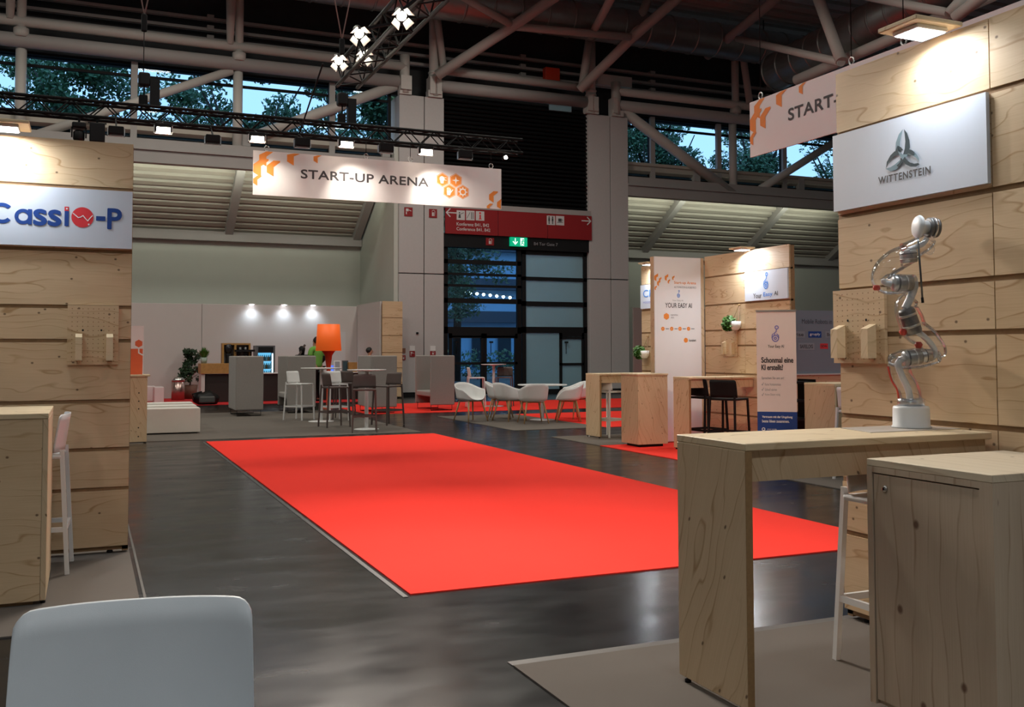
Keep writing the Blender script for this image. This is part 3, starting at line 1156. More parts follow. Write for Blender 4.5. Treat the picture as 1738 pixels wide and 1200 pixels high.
# =================================================================== WOOD STAND WALLS
ROWS = [(2.618, 2.94), (2.168, 2.592), (1.768, 2.142), (1.528, 1.742), (1.098, 1.502), (0.758, 1.072), (0.478, 0.732), (0.06, 0.452)]


def stand_wall(name, label, axis, c, a0, a1, side, cols, mat, rows=ROWS):
    """axis 'x': the wall runs along X at Y=c; 'y': runs along Y at X=c; side: -1 for the shown face"""
    o = thing(name, label, 'wall', (c, (a0+a1)/2, 0) if axis == 'y' else ((a0+a1)/2, c, 0))
    t = 0.022

    def bx(m, p, q, d0, d1, z0, z1):
        if axis == 'y':
            return m.box(c+d0, c+d1, p, q, z0, z1)
        return m.box(p, q, c+d0, c+d1, z0, z1)
    es = [a0+(a1-a0)*i/cols for i in range(cols+1)]
    for i in range(cols):
        for z0, z1 in rows:
            bx(MB(), es[i]+0.003, es[i+1]-0.003, 0.0, t, z0, z1).build('board', mat, o)
    m = MB()
    for e in es:
        bx(m, max(e-0.04, a0), min(e+0.04, a1), t+0.001, 0.09, 0.02, 2.93)
    for (z0, z1), (z2, z3) in zip(rows, rows[1:]):
        bx(m, a0, a1, 0.009, 0.06, z3+0.0005, z0-0.0005)
    bx(m, a0, a1, t+0.001, 0.09, 0.03, 0.10)
    m.build('batten_frame', BATTEN, o)
    for e in (a0+0.12, a1-0.12):
        if axis == 'y':
            MB().lathe([(0.022, 0), (0.022, 0.02), (0.008, 0.03), (0.008, 0.07)], (c+0.05, e, 0.0), 10).build('levelling_foot', BLACKM, o)
        else:
            MB().lathe([(0.022, 0), (0.022, 0.02), (0.008, 0.03), (0.008, 0.07)], (e, c+0.05, 0.0), 10).build('levelling_foot', BLACKM, o)
    return o


WX = 3.74
stand_wall('stand_wall', 'tall plywood stand wall behind the robot arm, with a white sign panel near its top', 'y', WX, 2.21, 4.21, -1, 2, PLY)
stand_wall('stand_wall', 'plywood stand wall with the red and blue lettered board beside the dark aisle', 'x', 7.62, -1.71, 0.29, -1, 2, PLY)
stand_wall('stand_wall', 'far plywood stand wall with the blue flame sign and the hanging plant', 'y', 9.07, 11.2, 13.28, -1, 2, PLY)
stand_wall('stand_wall', 'far plywood stand wall half hidden behind the white poster panel', 'y', 9.07, 13.45, 15.25, -1, 2, PLY)
# narrow plywood side of the coffee bar
stand_wall('stand_wall', 'narrow plywood panel at the end of the coffee bar beside the pillar', 'x', 29.55, 8.35, 9.0, -1, 1, PLY, [(2.5, 3.0), (1.95, 2.48), (1.42, 1.93), (0.95, 1.4), (0.5, 0.93), (0.05, 0.48)])


# ------------------------------------------------------------ LED heads on little boards that stick out over a wall's top
def led_head(label, c, size, normal, power, target, group=None):
    """c: centre of the board's underside; size (along wall, out from wall)"""
    sx, sy = size
    t = thing('led_floodlight', label, 'lamp', c, 0, group)
    x, y, z = c
    MB().rbox(x-sx/2, x+sx/2, y-sy/2, y+sy/2, z, z+0.022, 0.004, 1).build('board', PLYT, t)
    k = 0.58
    MB().rbox(x-sx*k/2-0.01, x+sx*k/2+0.01, y-sy*k/2-0.01, y+sy*k/2+0.01, z-0.02, z, 0.004, 1).build('housing', WPLASTIC, t)
    MB().box(x-sx*k/2, x+sx*k/2, y-sy*k/2, y+sy*k/2, z-0.024, z-0.0195).build('led_panel', LED, t)
    light('led_light', 'AREA', (x, y, z-0.05), power, (0.86, 0.93, 1.0), min(sx, sy)*k, target=target)
    return t


led_head('bright square LED head on a small board over the white sign beside the robot arm', (WX-0.145, 3.47, 2.945), (0.29, 0.24), 0, 6.5, (WX-0.02, 3.35, 1.6))
led_head('bright LED head over the board with the red dot logo', (-0.56, 7.45, 2.965), (0.36, 0.30), 0, 13, (-0.6, 7.58, 1.7))
led_head('LED head shining on the blue flame sign of the far plywood wall', (8.93, 12.1, 2.95), (0.26, 0.3), 0, 24, (9.05, 11.9, 1.9))
led_head('LED head at the top of the far plywood wall behind the poster panel', (8.93, 14.75, 2.95), (0.26, 0.3), 0, 16, (9.05, 14.6, 1.9))

# ------------------------------------------------------------ pegboards with two small holders
def pegboard(label, axis, c, a0, a1, z0, z1, nx=9, nz=13):
    o = thing('pegboard', label, 'pegboard', (c, (a0+a1)/2, z0) if axis == 'y' else ((a0+a1)/2, c, z0))

    def bx(m, p, q, d0, d1, za, zb):
        if axis == 'y':
            return m.box(c-d1, c-d0, p, q, za, zb)
        return m.box(p, q, c-d1, c-d0, za, zb)
    if axis == 'y':
        fr, fo = (0, -1, 0), (c-0.018, a1, z0)
    else:
        fr, fo = (1, 0, 0), (a0, c-0.018, z0)
    fc = Face(fo, fr)
    bx(MB(), a0, a1, 0.0, 0.018, z0, z1).build('panel', PLY, o)
    m = MB()
    W, H = a1-a0, z1-z0
    for i in range(nx):
        for j in range(nz):
            fc.ngon(m, W*(0.09+0.82*i/(nx-1)), H*(0.06+0.88*j/(nz-1)), 0.0035, 8, 0, 0.0008)
    m.build('hole_pattern', BATTEN, o)
    for a in (0.16, 0.76):
        p = a0+W*a
        if axis == 'y':
            pts = [(c-0.018, p, z0+H*0.07), (c-0.018, p, z0+H*0.52), (c-0.075, p, z0+H*0.46), (c-0.075, p, z0+H*0.07)]
            d = (0, W*0.13, 0)
        else:
            pts = [(p, c-0.018, z0+H*0.07), (p, c-0.018, z0+H*0.52), (p, c-0.075, z0+H*0.46), (p, c-0.075, z0+H*0.07)]
            d = (W*0.13, 0, 0)
        MB().prism(pts, d).build('holder', PLYT, o)
    m = MB()
    for a in (0.3, 0.66):
        fc.ngon(m, W*a, H*0.58, 0.007, 10, 0, 0.0012)
    m.build('screw', BLACKM, o)
    return o


pegboard('square pegboard with two slanted wood holders on the tall wall behind the robot arm', 'y', WX-0.002, 3.86, 4.235, 1.365, 1.755)
pegboard('square pegboard with two slanted wood holders below the board with the red dot logo', 'x', 7.618, -0.13, 0.205, 1.345, 1.765)
pegboard('small narrow pegboard under the hanging plant on the far plywood wall', 'y', 9.068, 12.42, 12.78, 1.35, 1.80, 4, 6)

# =================================================================== SIGN BOARDS
# -- white board with the three-winged emblem
SXW = WX-0.022
o = thing('sign_board', 'white sign board with a three-winged teal emblem on the tall plywood wall', 'sign', (SXW, 3.7, 2.18))
MB().box(SXW, WX-0.001, 3.215, 4.215, 2.185, 2.600).build('panel', WHITE, o)
fc = Face((SXW, 4.215, 2.185), YF)


def PX(px, py):
    return fc.uv(onX(px, py, SXW))


m = MB()
a0, b0 = PX(1492, 320)
a1, b1 = PX(1580, 291)
# letters keep level along the board
fc.write(m, 'WITTENSTEIN', a0, 0.098, a1, 0.134, 0.03, 1.12)
build_split(m, 'lettering', INK, o)


def blade(m, pts, lift):
    fc.poly(m, [PX(*p) for p in pts], lift)


def blade2(md, ml, outer, inner, lift=None):
    lift = 0.0015+0.00012*(len(md.f)+len(ml.f))
    """a crescent wing: outline outer then hollow inner side, as strips"""
    A = [PX(*p) for p in outer]
    B = [PX(*p) for p in inner]
    for i in range(len(A)-1):
        mm = md if i < (len(A)-1)*0.55 else ml
        fc.poly(mm, [A[i], A[i+1], B[i+1], B[i]], lift)


md, ml = MB(), MB()
# top wing: dark blade on its outer side, pale blade on the inner side
blade2(md, md, [(1534.5, 219), (1540, 226), (1544, 238), (1545, 250), (1541, 262)], [(1534.5, 219), (1536, 228), (1537, 240), (1536, 252), (1533, 263)])
blade2(ml, ml, [(1533, 219), (1526, 228), (1521, 242), (1520, 258), (1525, 256)], [(1533, 219), (1530, 230), (1528, 242), (1528, 251), (1531, 253)])
blade2(md, md, [(1520, 258), (1524, 247), (1530, 250), (1533, 254)], [(1521, 259), (1526, 256), (1530, 255), (1533, 255)])
# lower-left wing
blade2(md, md, [(1504.5, 287), (1506, 275), (1512, 264), (1519, 257), (1526, 256)], [(1505, 285), (1509, 276), (1516, 268), (1523, 264), (1530, 262)])
blade2(ml, ml, [(1504.5, 287), (1512, 291), (1522, 288), (1530, 280), (1534, 273)], [(1505, 286), (1512, 284), (1520, 279), (1527, 273), (1531, 268)])
blade2(md, md, [(1531, 268), (1534, 273), (1531, 279), (1526, 284)], [(1529, 269), (1530, 272), (1527, 277), (1523, 281)])
# lower-right wing
blade2(md, md, [(1562, 279), (1556, 283), (1547, 283), (1538, 279), (1533, 272)], [(1560, 277), (1553, 278), (1546, 276), (1540, 271), (1537, 266)])
blade2(ml, ml, [(1562, 279), (1561, 269), (1556, 261), (1549, 255), (1543, 253)], [(1561, 274), (1556, 268), (1550, 264), (1545, 263), (1541, 263)])
blade2(md, md, [(1543, 253), (1549, 255), (1554, 259)], [(1542, 260), (1546, 261), (1551, 264)])
blade2(ml, ml, [(1525, 256), (1533, 262), (1541, 262)], [(1529, 266), (1534, 272), (1540, 266)])
md.build('emblem_dark', INKT, o)
ml.build('emblem_pale', INKT2, o)

# -- white board with blue letters and the red dot
SY = 7.602
o = thing('sign_board', 'white board with blue letters and a red dot on the plywood wall beside the aisle', 'sign', (-0.2, SY, 2.17))
MB().box(-0.72, 0.285, SY-0.012, 7.619, 2.175, 2.590).build('panel', WHITE, o)
fc = Face((-0.72, SY-0.012, 2.175), XF)


def PY_(px, py):
    return fc.uv(onY(px, py, SY-0.012))


m = MB()
x0 = PY_(-38, 370)[0]
x1 = PY_(117, 370)[0]
zb = PY_(60, 381.5)[1]
cap = PY_(15, 344.5)[1]
st_ = 0.0235
xh = PY_(60, 355.5)[1]
def bowl(mm, a, r_, t0=0, t1=2*PI):
    fc.ring(mm, a, zb+r_, r_-st_, r_, 36, 0.0015, t0, t1)
rC = (cap-zb)/2
mC = MB()
xC = PY_(3.5, 370)[0]
fc.ring(mC, xC, zb+rC, rC-st_*1.1, rC, 40, 0.0015, math.radians(42), math.radians(318))
mC.build('lettering', INKB, o)
ra = (xh-zb)/2
xa_ = PY_(24.5, 370)[0]
bowl(m, xa_+ra, ra)
fc.rect(m, xa_+2*ra-st_, zb, xa_+2*ra+0.002, xh, 0.0024)
for pa, pb in ((57.5, 78.5), (82.5, 103)):
    fc.write(m, 's', PY_(pa, 370)[0], zb, PY_(pb, 370)[0], xh, 0.05)
fc.rect(m, PY_(109.5, 370)[0], zb, PY_(116.8, 370)[0], xh)
a0, b0 = PY_(163, 374.5)
a1, b1 = PY_(179, 367.5)
fc.rect(m, a0, b0, a1, b1)
a0, b0 = PY_(183, 388)
a1, b1 = PY_(206, 355.5)
fc.write(m, 'P', a0, b0, a1, b1, 0.035)
build_split(m, 'lettering', INKB, o)
m = MB()
ca, cb = PY_(140, 369)
rad = abs(PY_(158.8, 369)[0]-ca)
fc.ngon(m, ca, cb, rad, 36, 0)
a0, b0 = PY_(109.5, 358)
a1, b1 = PY_(117, 351)
fc.rect(m, a0, b0, a1, b1)
build_split(m, 'red_dot', INKR, o)
m = MB()
fc.line(m, [PY_(*p) for p in [(124, 362), (133, 369.5), (137, 368.5), (141, 366), (145, 371), (149, 375), (153, 370), (157, 366)]], 0.006)
a0, b0 = PY_(112, 355.5)
a1, b1 = PY_(115, 353)
fc.rect(m, a0, b0, a1, b1, 0.003)
fc.ngon(m, *PY_(150.5, 381), 0.006, 10, 0, 0.003)
m.build('white_line', INKW, o)

# -- sign with the blue flame figure on the far plywood wall
SXY = 9.045


def flame(m, fc, a, b, s):
    """a little drop-shaped flame made of rings with a stem and a ball on top; s = total height, a,b = bottom middle"""
    fc.ring(m, a, b+0.25*s, 0.14*s, 0.20*s, 20)
    fc.ring(m, a, b+0.25*s, 0.03*s, 0.09*s, 14)
    fc.line(m, [(a-0.19*s, b+0.28*s), (a-0.17*s, b+0.45*s), (a-0.10*s, b+0.52*s)], 0.05*s)
    fc.line(m, [(a+0.19*s, b+0.28*s), (a+0.17*s, b+0.42*s), (a+0.08*s, b+0.50*s)], 0.05*s)
    fc.line(m, [(a-0.03*s, b+0.44*s), (a-0.04*s, b+0.56*s), (a+0.04*s, b+0.62*s), (a+0.06*s, b+0.74*s)], 0.055*s)
    fc.ring(m, a+0.08*s, b+0.87*s, 0.06*s, 0.12*s, 16)


o = thing('sign_board', 'white sign with the blue flame figure on the far plywood wall', 'sign', (SXY, 11.6, 2.18))
yL, yR = onX(1264, 480, SXY).y, 11.215
MB().box(SXY, 9.069, yR, yL, 2.175, 2.605).build('panel', WHITE, o)
fc = Face((SXY, yL, 2.175), YF)
W = yL-yR
m = MB()
flame(m, fc, W*0.51, 0.145, 0.26)
a_, b_ = W*0.51, 0.0
m2 = MB()
fc.write(m2, 'Your', W*0.21, 0.035, W*0.41, 0.105, 0.012)
fc.write(m2, 'AI', W*0.70, 0.055, W*0.785, 0.115, 0.012)
fc.write(m, 'Easy', W*0.45, 0.035, W*0.66, 0.11, 0.018)
build_split(m, 'blue_print', INKLB, o)
build_split(m2, 'lettering', INK, o)

# -- sign with thin blue letters, half hidden
o = thing('sign_board', 'white sign with thin blue letters half hidden behind the white poster panel', 'sign', (SXY, 14.8, 2.18))
MB().box(SXY, 9.069, 14.2, 15.24, 2.185, 2.605).build('panel', WHITE, o)
fc = Face((SXY, 15.24, 2.185), YF)
m = MB()
fc.write(m, 'CHOL', 0.10, 0.20, 0.86, 0.33, 0.0)
build_split(m, 'lettering', INKLB, o)
m = MB()
fc.write(m, 'MODERN BIOTECH', 0.10, 0.09, 0.80, 0.125, 0.0)
build_split(m, 'small_lettering', INKV, o)

# =================================================================== WHITE POSTER PANEL
PYY = 13.30
xL, xR = onY(1110.5, 433, PYY).x, 9.01
o = thing('poster_display', 'tall white poster panel standing between the two far plywood walls', 'panel', ((xL+xR)/2, PYY, 0))
MB().box(xL, xR, PYY, PYY+0.02, 0.02, 2.92).build('print', PRINTW, o)
MB().box(xL, 9.06, PYY+0.021, PYY+0.13, 0.0, 2.92).build('core', PLYV, o)
MB().box(xR+0.002, 9.066, PYY-0.005, PYY+0.02, 0.02, 2.92).build('edge_post', PLYV, o)
fc = Face((xL, PYY, 0), XF)


def PP(px, py):
    return fc.uv(onY(px, py, PYY))


mo, mi, mg, mb_ = MB(), MB(), MB(), MB()
for px, py, s in [(1112, 473, .085), (1117, 482, .07), (1120, 476, .055), (1130, 473, .075), (1135, 479, .05), (1142.5, 473, .05), (1112.5, 490, .05)]:
    a, b = PP(px, py)
    chevron(fc, mo, a-0.02, b, s, 0.0015+0.0003*len(mo.f))
a0, b0 = PP(1144, 483)
a1, b1 = PP(1181, 478)
fc.write(mo, 'Start-up Arena', a0, b0, a1, b0+0.055, 0.01)
fc.write(mg, 'AUTOMATION & ROBOTICS', a0, b0-0.055, a1, b0-0.025, 0.005)
a, b = PP(1151.5, 506)
flame(mb_, fc, a, b, 0.13)
a0, b0 = PP(1141, 510.5)
fc.write(mg, 'Your Easy AI', a0, b0-0.012, a0+0.2, b0+0.018, 0.0)
a0, b0 = PP(1129, 522)
a1, b1 = PP(1174, 515)
fc.write(mi, 'YOUR EASY AI', a0, b0, a1, b0+0.075, 0.012)
a, b = PP(1131, 537)
fc.ngon(mo, a, b, 0.055, 6, PI/2)
for i, s in enumerate(('INNOVATION', 'AREA')):
    fc.write(mg, s, a+0.08, b+0.01-i*0.04, a+0.08+(0.13 if i == 0 else 0.06), b+0.035-i*0.04)
for px in (1125, 1140, 1154, 1168.5):
    a, b = PP(px, 558)
    fc.ring(mo, a, b, 0.012, 0.032, 12)
    fc.rect(mo, a-0.006, b-0.02, a+0.006, b+0.02, 0.003)
    fc.rect(mg, a+0.05, b-0.008, a+0.11, b+0.008)
a, b = PP(1164, 577.5)
fc.ring(mo, a, b, 0.0, 0.04, 8)
fc.write(mi, 'kuratiert', a+0.06, b-0.02, a+0.19, b+0.02, 0.01)
build_split(mo, 'orange_print', INKO, o)
build_split(mg, 'grey_print', INKG, o)
build_split(mb_, 'blue_print', INKLB, o)
build_split(mi, 'lettering', INK, o)

# =================================================================== HANGING BANNERS
def hang_banner(label, base, rdir, W, H, font_side, rings, full=True):
    fcb = Face(base, rdir)
    o = thing('hanging_banner', label, 'banner', base)
    n = fcb.n
    q = [fcb.p(0, 0, 0), fcb.p(W, 0, 0), fcb.p(W, H, 0), fcb.p(0, H, 0)]
    MB().prism(q, -n*0.02).build('cloth', PRINTW, o)
    md, mo, mw = MB(), MB(), MB()
    if full:
        fcb.write(md, 'START-UP ARENA', W*0.178, H*0.44, W*0.684, H*0.64, 0.032, 1.04)
    else:
        fcb.write(md, 'START-UP ARENA', W*0.178, H*0.44, W*0.684, H*0.64, 0.032, 1.04)
    for u, v, s in [(0.022, .74, .20), (0.0, .50, .22), (0.05, .52, .19), (0.125, .80, .19), (0.225, .86, .12), (0.0, .26, .12), (0.945, .22, .15), (0.935, -0.02, .10), (0.98, .06, .13)]:
        h = s*math.sqrt(3)/2*1.0
        a, b = u*W, v*H
        pts = [(a, b+s*0.55), (a+h*0.62, b+s*0.98), (a+h*1.2, b+s*0.98), (a+h*1.2, b+s*0.86), (a+h*0.62, b+s*0.45), (a+h*0.62, b-s*0.30), (a, b+s*0.0)]
        pts = [(min(max(p, 0.004), W-0.004), min(max(r, 0.004), H-0.004)) for p, r in pts]
        fcb.poly(mo, pts, 0.0015+0.0004*len(mo.f))
    R = 0.118
    cx, cy = W*0.772, H*0.50
    dx, dy = R*0.98, R*1.5
    hexs = [(cx-dx, cy+dy*0.5, 'head'), (cx+dx, cy+dy*0.52, 'star'), (cx-dx+dx*1.05, cy-dy*0.52, 'hand'), (cx+dx*2.05, cy-dy*0.50, 'gear')]
    for a, b, kind in hexs:
        fcb.ngon(mo, a, b, R, 6, PI/2)
        fcb.ring(mw, a, b, R*0.88, R*0.92, 6, 0.0025, PI/2, PI/2+2*PI)
        if kind == 'star':
            k = R*0.55
            fcb.poly(mw, [(a, b+k), (a+k*0.2, b+k*0.2), (a+k, b), (a+k*0.2, b-k*0.2), (a, b-k), (a-k*0.2, b-k*0.2), (a-k, b), (a-k*0.2, b+k*0.2)], 0.003)
        elif kind == 'gear':
            fcb.ring(mw, a, b, R*0.32, R*0.50, 18, 0.003)
            for i in range(8):
                t = i*PI/4
                fcb.ngon(mw, a+R*0.58*math.cos(t), b+R*0.58*math.sin(t), R*0.10, 4, t, 0.003)
        elif kind == 'hand':
            fcb.poly(mw, [(a-R*.35, b-R*.55), (a+R*.1, b-R*.55), (a+R*.25, b-R*.1), (a+R*.2, b+R*.15), (a-R*.4, b+R*.05)], 0.003)
            for i in range(4):
                x = a-R*.38+i*R*.17
                fcb.rect(mw, x, b, x+R*.11, b+R*(.42+.12*math.sin(i+0.6)), 0.003)
            fcb.line(mw, [(a+R*.15, b-R*.2), (a+R*.5, b+R*.25)], R*.12, 0.003)
        else:
            fcb.ngon(mw, a-R*.05, b+R*.12, R*0.36, 14, 0, 0.003)
            fcb.poly(mw, [(a-R*.25, b-R*.5), (a+R*.15, b-R*.5), (a+R*.2, b-R*.1), (a-R*.3, b)], 0.003)
            fcb.line(mw, [(a+R*.3, b+R*.3), (a+R*.6, b+R*.3)], R*.07, 0.003)
            fcb.line(mw, [(a+R*.3, b), (a+R*.6, b-R*.05)], R*.07, 0.003)
    build_split(md, 'lettering', INK, o)
    build_split(mo, 'orange_print', INKO, o)
    build_split(mw, 'white_icon', INKW, o)
    for u in rings:
        p = fcb.p(u*W, H, -0.01)
        m = MB()
        pts = [p+fcb.r*(0.035*math.cos(t))+Vector((0, 0, 0.04+0.04*math.sin(t))) for t in [2*PI*i/14 for i in range(15)]]
        m.tube(pts, 0.009, 6)
        m.build('ring', CHROME, o)
        MB().tube([p+Vector((0, 0, 0.07)), p+Vector((0, 0, 0.30 if full else 8.9))], 0.005, 6).build('hang_wire', BLACKM, o)
    return o


BY = 15.0
bl_, br_ = onY(429, 333, BY), onY(851, 354, BY)
hang_banner('long white lettered banner with orange hexagons hanging above the red carpet', (bl_.x, BY, 3.785), XF, br_.x-bl_.x, 0.67, 0, (0.05, 0.43, 0.61, 0.955))
hang_banner('white banner with orange chevrons hanging behind the top of the tall wood wall', (7.35, 9.77, 3.775), YF, 4.03, 0.67, 0, (0.05, 0.43, 0.61, 0.955), False)


# =================================================================== TRUSSES WITH LAMPS
def box_truss(label, p0, p1, s, hangers=()):
    """lattice girder with a triangle of round chords from p0 to p1 (top chord line at p), s = side"""
    o = thing('lighting_truss', label, 'truss', p0)
    a, b = Vector(p0), Vector(p1)
    d = (b-a).normalized()
    side = d.cross(Vector((0, 0, 1))).normalized()
    offs = [side*s/2, -side*s/2, side*s/2-Vector((0, 0, s)), -side*s/2-Vector((0, 0, s))]
    for k in offs:
        MB().tube([a+k, b+k], 0.024, 8).build('chord', BLACKM, o)
    L = (b-a).length
    n = int(L/(s*1.0))
    pairs = [(0, 1), (2, 3), (0, 2), (1, 3)]
    for q, (i, j) in enumerate(pairs):
        m = MB()
        for k in range(n):
            t0, t1 = a+d*(L*k/n), a+d*(L*(k+1)/n)
            if k % 2:
                i2, j2 = j, i
            else:
                i2, j2 = i, j
            m.tube([t0+offs[i2], t1+offs[j2]], 0.010, 5, cap=False)
        m.build('lattice', BLACKM, o)
    return o


TZ = 4.95
box_truss('black lattice truss hung across the hall above the long lettered banner', (-6.0, BY, TZ), (6.6, BY, TZ), 0.22)
box_truss('black lattice truss running down the hall high over the red carpet with glaring lamps', (2.98, 12.2, 5.05), (2.98, -1.0, 5.05), 0.26)
for (px, py, lab) in ((247, 152, 'black chain hoist standing up from the truss near the wood stand wall'), (583, 192, 'black chain hoist on the truss above the long lettered banner')):
    p = onY(px, py, BY)
    o = thing('chain_hoist', lab, 'hoist', (p.x, BY, TZ))
    MB().rbox(p.x-0.10, p.x+0.06, BY-0.08, BY+0.08, TZ+0.30, TZ+0.50, 0.03).build('motor', BLACK, o)
    MB().box(p.x+0.06, p.x+0.19, BY-0.06, BY+0.06, TZ+0.03, TZ+0.42).build('chain_bag', BLACK, o)
    MB().rbox(p.x-0.09, p.x+0.03, BY-0.05, BY+0.05, TZ+0.02, TZ+0.18, 0.02).build('hook_block', BLACKM, o)
    MB().tube([(p.x-0.02, BY, TZ+0.15), (p.x-0.02, BY, TZ+0.32)], 0.012, 6).build('hook', BLACKM, o)
    MB().tube([(p.x-0.03, BY, TZ+0.5), (p.x-0.03, BY, TZ+1.25)], 0.006, 6).build('chain', BLACKM, o)
    MB().rbox(p.x-0.07, p.x+0.01, BY-0.03, BY+0.03, TZ+1.1, TZ+1.36, 0.02).build('beam_hook', BLACKM, o)
    for sgn in (-1, 1):
        MB().tube([(p.x-0.03, BY, TZ+1.34), (p.x-0.03+sgn*1.35, BY, 13.40)], 0.010, 6).build('bridle_rope', STEELD, o)
tag(MB().tube([onY(548, 108, 13.2), onY(512, 215, BY-0.15), onY(506, 232, BY-0.15)], 0.012, 6).build('power_cable', BLACK), 'black cable dropping from the far end of the high truss to the cross truss', 'cable')


def flood(label, px, py, on, power, Y=BY-0.42, aim=None, tilt=0.6, group='flood lamps on the banner truss', s=1.0):
    p = onY(px, py, Y)
    x, z = p.x, p.z
    o = thing('flood_lamp', label, 'lamp', (x, Y, z), 0, group)
    w_, h_, d_ = 0.22*s, 0.10*s, 0.14*s
    MB().rbox(x-w_/2, x+w_/2, Y-d_/2, Y+d_/2, z-h_*0.3, z+h_, 0.015).build('housing', BLACKM, o)
    m = MB()
    m.box(x-w_/2-0.015, x-w_/2-0.004, Y-0.02, Y+0.02, z-h_*0.5, z+h_*0.7)
    m.box(x+w_/2+0.004, x+w_/2+0.015, Y-0.02, Y+0.02, z-h_*0.5, z+h_*0.7)
    m.box(x-w_/2-0.015, x+w_/2+0.015, Y-0.02, Y+0.02, z-h_*0.5, z-h_*0.42)
    m.build('bracket', CHROME if not on else WPLASTIC, o)
    MB().box(x-w_/2+0.015, x+w_/2-0.015, Y-d_/2+0.01, Y+d_/2-0.01, z-h_*0.3-0.006, z-h_*0.3+0.002).build('lens', LEDW if on else LENSOFF, o)
    if on:
        MB().box(x-w_/2+0.02, x+w_/2-0.02, Y-d_/2-0.004, Y-d_/2+0.002, z-h_*0.25, z+h_*0.35).build('front_glow', LEDW, o)
    MB().bar((x, Y, z+h_), (x, BY-0.11, TZ-0.22), 0.02).build('arm', BLACKM, o)
    if on and power:
        light('flood_light', 'SPOT', (x, Y, z-0.06), power, (1.0, 0.90, 0.76), 0.06, target=aim or (x+0.2, BY, 3.9), spot=95, blend=1.0)
    return o


flood('lit flood lamp on the truss above the plywood stand wall', 277, 222, True, 60, aim=(0.5, 12, 0))
flood('lit flood lamp just before the start of the lettered banner', 436, 237, True, 60, aim=(2.6, BY, 3.6))
flood('lit flood lamp above the middle of the lettered words on the banner', 587, 246, True, 100, aim=(3.9, BY, 3.6))
flood('brightest flood lamp over the orange hexagons of the banner', 722, 259, True, 110, aim=(5.3, BY, 3.6))
flood('unlit bar lamp on the truss beside the dark spot lamp', 197, 226, False, 0, s=0.9)
flood('unlit flood lamp on the truss behind the first hoist', 361, 240, False, 0, s=0.9)
flood('unlit flood lamp above the first letters of the banner', 513, 246, False, 0)
flood('unlit flood lamp above the last word of the banner', 655, 255, False, 0)
flood('unlit flood lamp above the plain end of the banner', 789, 266, False, 0)
# small bare spot at the end of the truss
p = onY(857, 268, BY-0.1)
o = thing('spot_lamp', 'tiny glaring spot lamp at the very end of the banner truss', 'lamp', p)
MB().lathe([(0.001, -0.03), (0.035, -0.02), (0.04, 0.02), (0.03, 0.08)], p, 12, axis=(0, 1, 0)).build('housing', BLACKM, o)
MB().lathe([(0.03, 0), (0.032, -0.012), (0.001, -0.03)], p-Vector((0, 0.03, 0)), 12, axis=(0, 1, 0)).build('lens', LEDW, o)
MB().bar(p, (p.x, BY, TZ-0.23), 0.02).build('arm', BLACKM, o)
# moving heads
for px, py, lab in ((134, 226, 'black moving-head lamp with a glassy lens on the truss over the wood wall'), (165, 226, 'plain black boxy lamp on the truss over the wood wall')):
    p = onY(px, py, BY-0.1)
    o = thing('stage_lamp', lab, 'lamp', p)
    if px < 150:
        MB().rbox(p.x-0.09, p.x+0.09, BY-0.2, BY, p.z+0.06, p.z+0.14, 0.02).build('base', BLACK, o)
        m = MB()
        m.box(p.x-0.10, p.x-0.08, BY-0.13, BY-0.07, p.z-0.06, p.z+0.08)
        m.box(p.x+0.08, p.x+0.10, BY-0.13, BY-0.07, p.z-0.06, p.z+0.08)
        m.build('yoke', BLACK, o)
        MB().lathe([(0.05, 0.06), (0.075, 0.03), (0.075, -0.06), (0.06, -0.10)], (p.x, BY-0.1, p.z-0.02), 16).build('head', BLACK, o)
        MB().lathe([(0.058, 0), (0.05, -0.015), (0.001, -0.025)], (p.x, BY-0.1, p.z-0.12), 16).build('lens', pr('blue_lens', (0.25, 0.4, 0.6), 0.1, coat=1.0), o)
    else:
        MB().rbox(p.x-0.10, p.x+0.10, BY-0.2, BY, p.z-0.14, p.z+0.13, 0.015).build('housing', BLACK, o)
        MB().box(p.x-0.12, p.x+0.12, BY-0.11, BY-0.09, p.z+0.13, p.z+0.15).build('yoke', BLACK, o)
    MB().tube([(p.x, BY-0.1, p.z+0.12), (p.x, BY-0.1, TZ-0.2)], 0.015, 8).build('clamp', BLACKM, o)
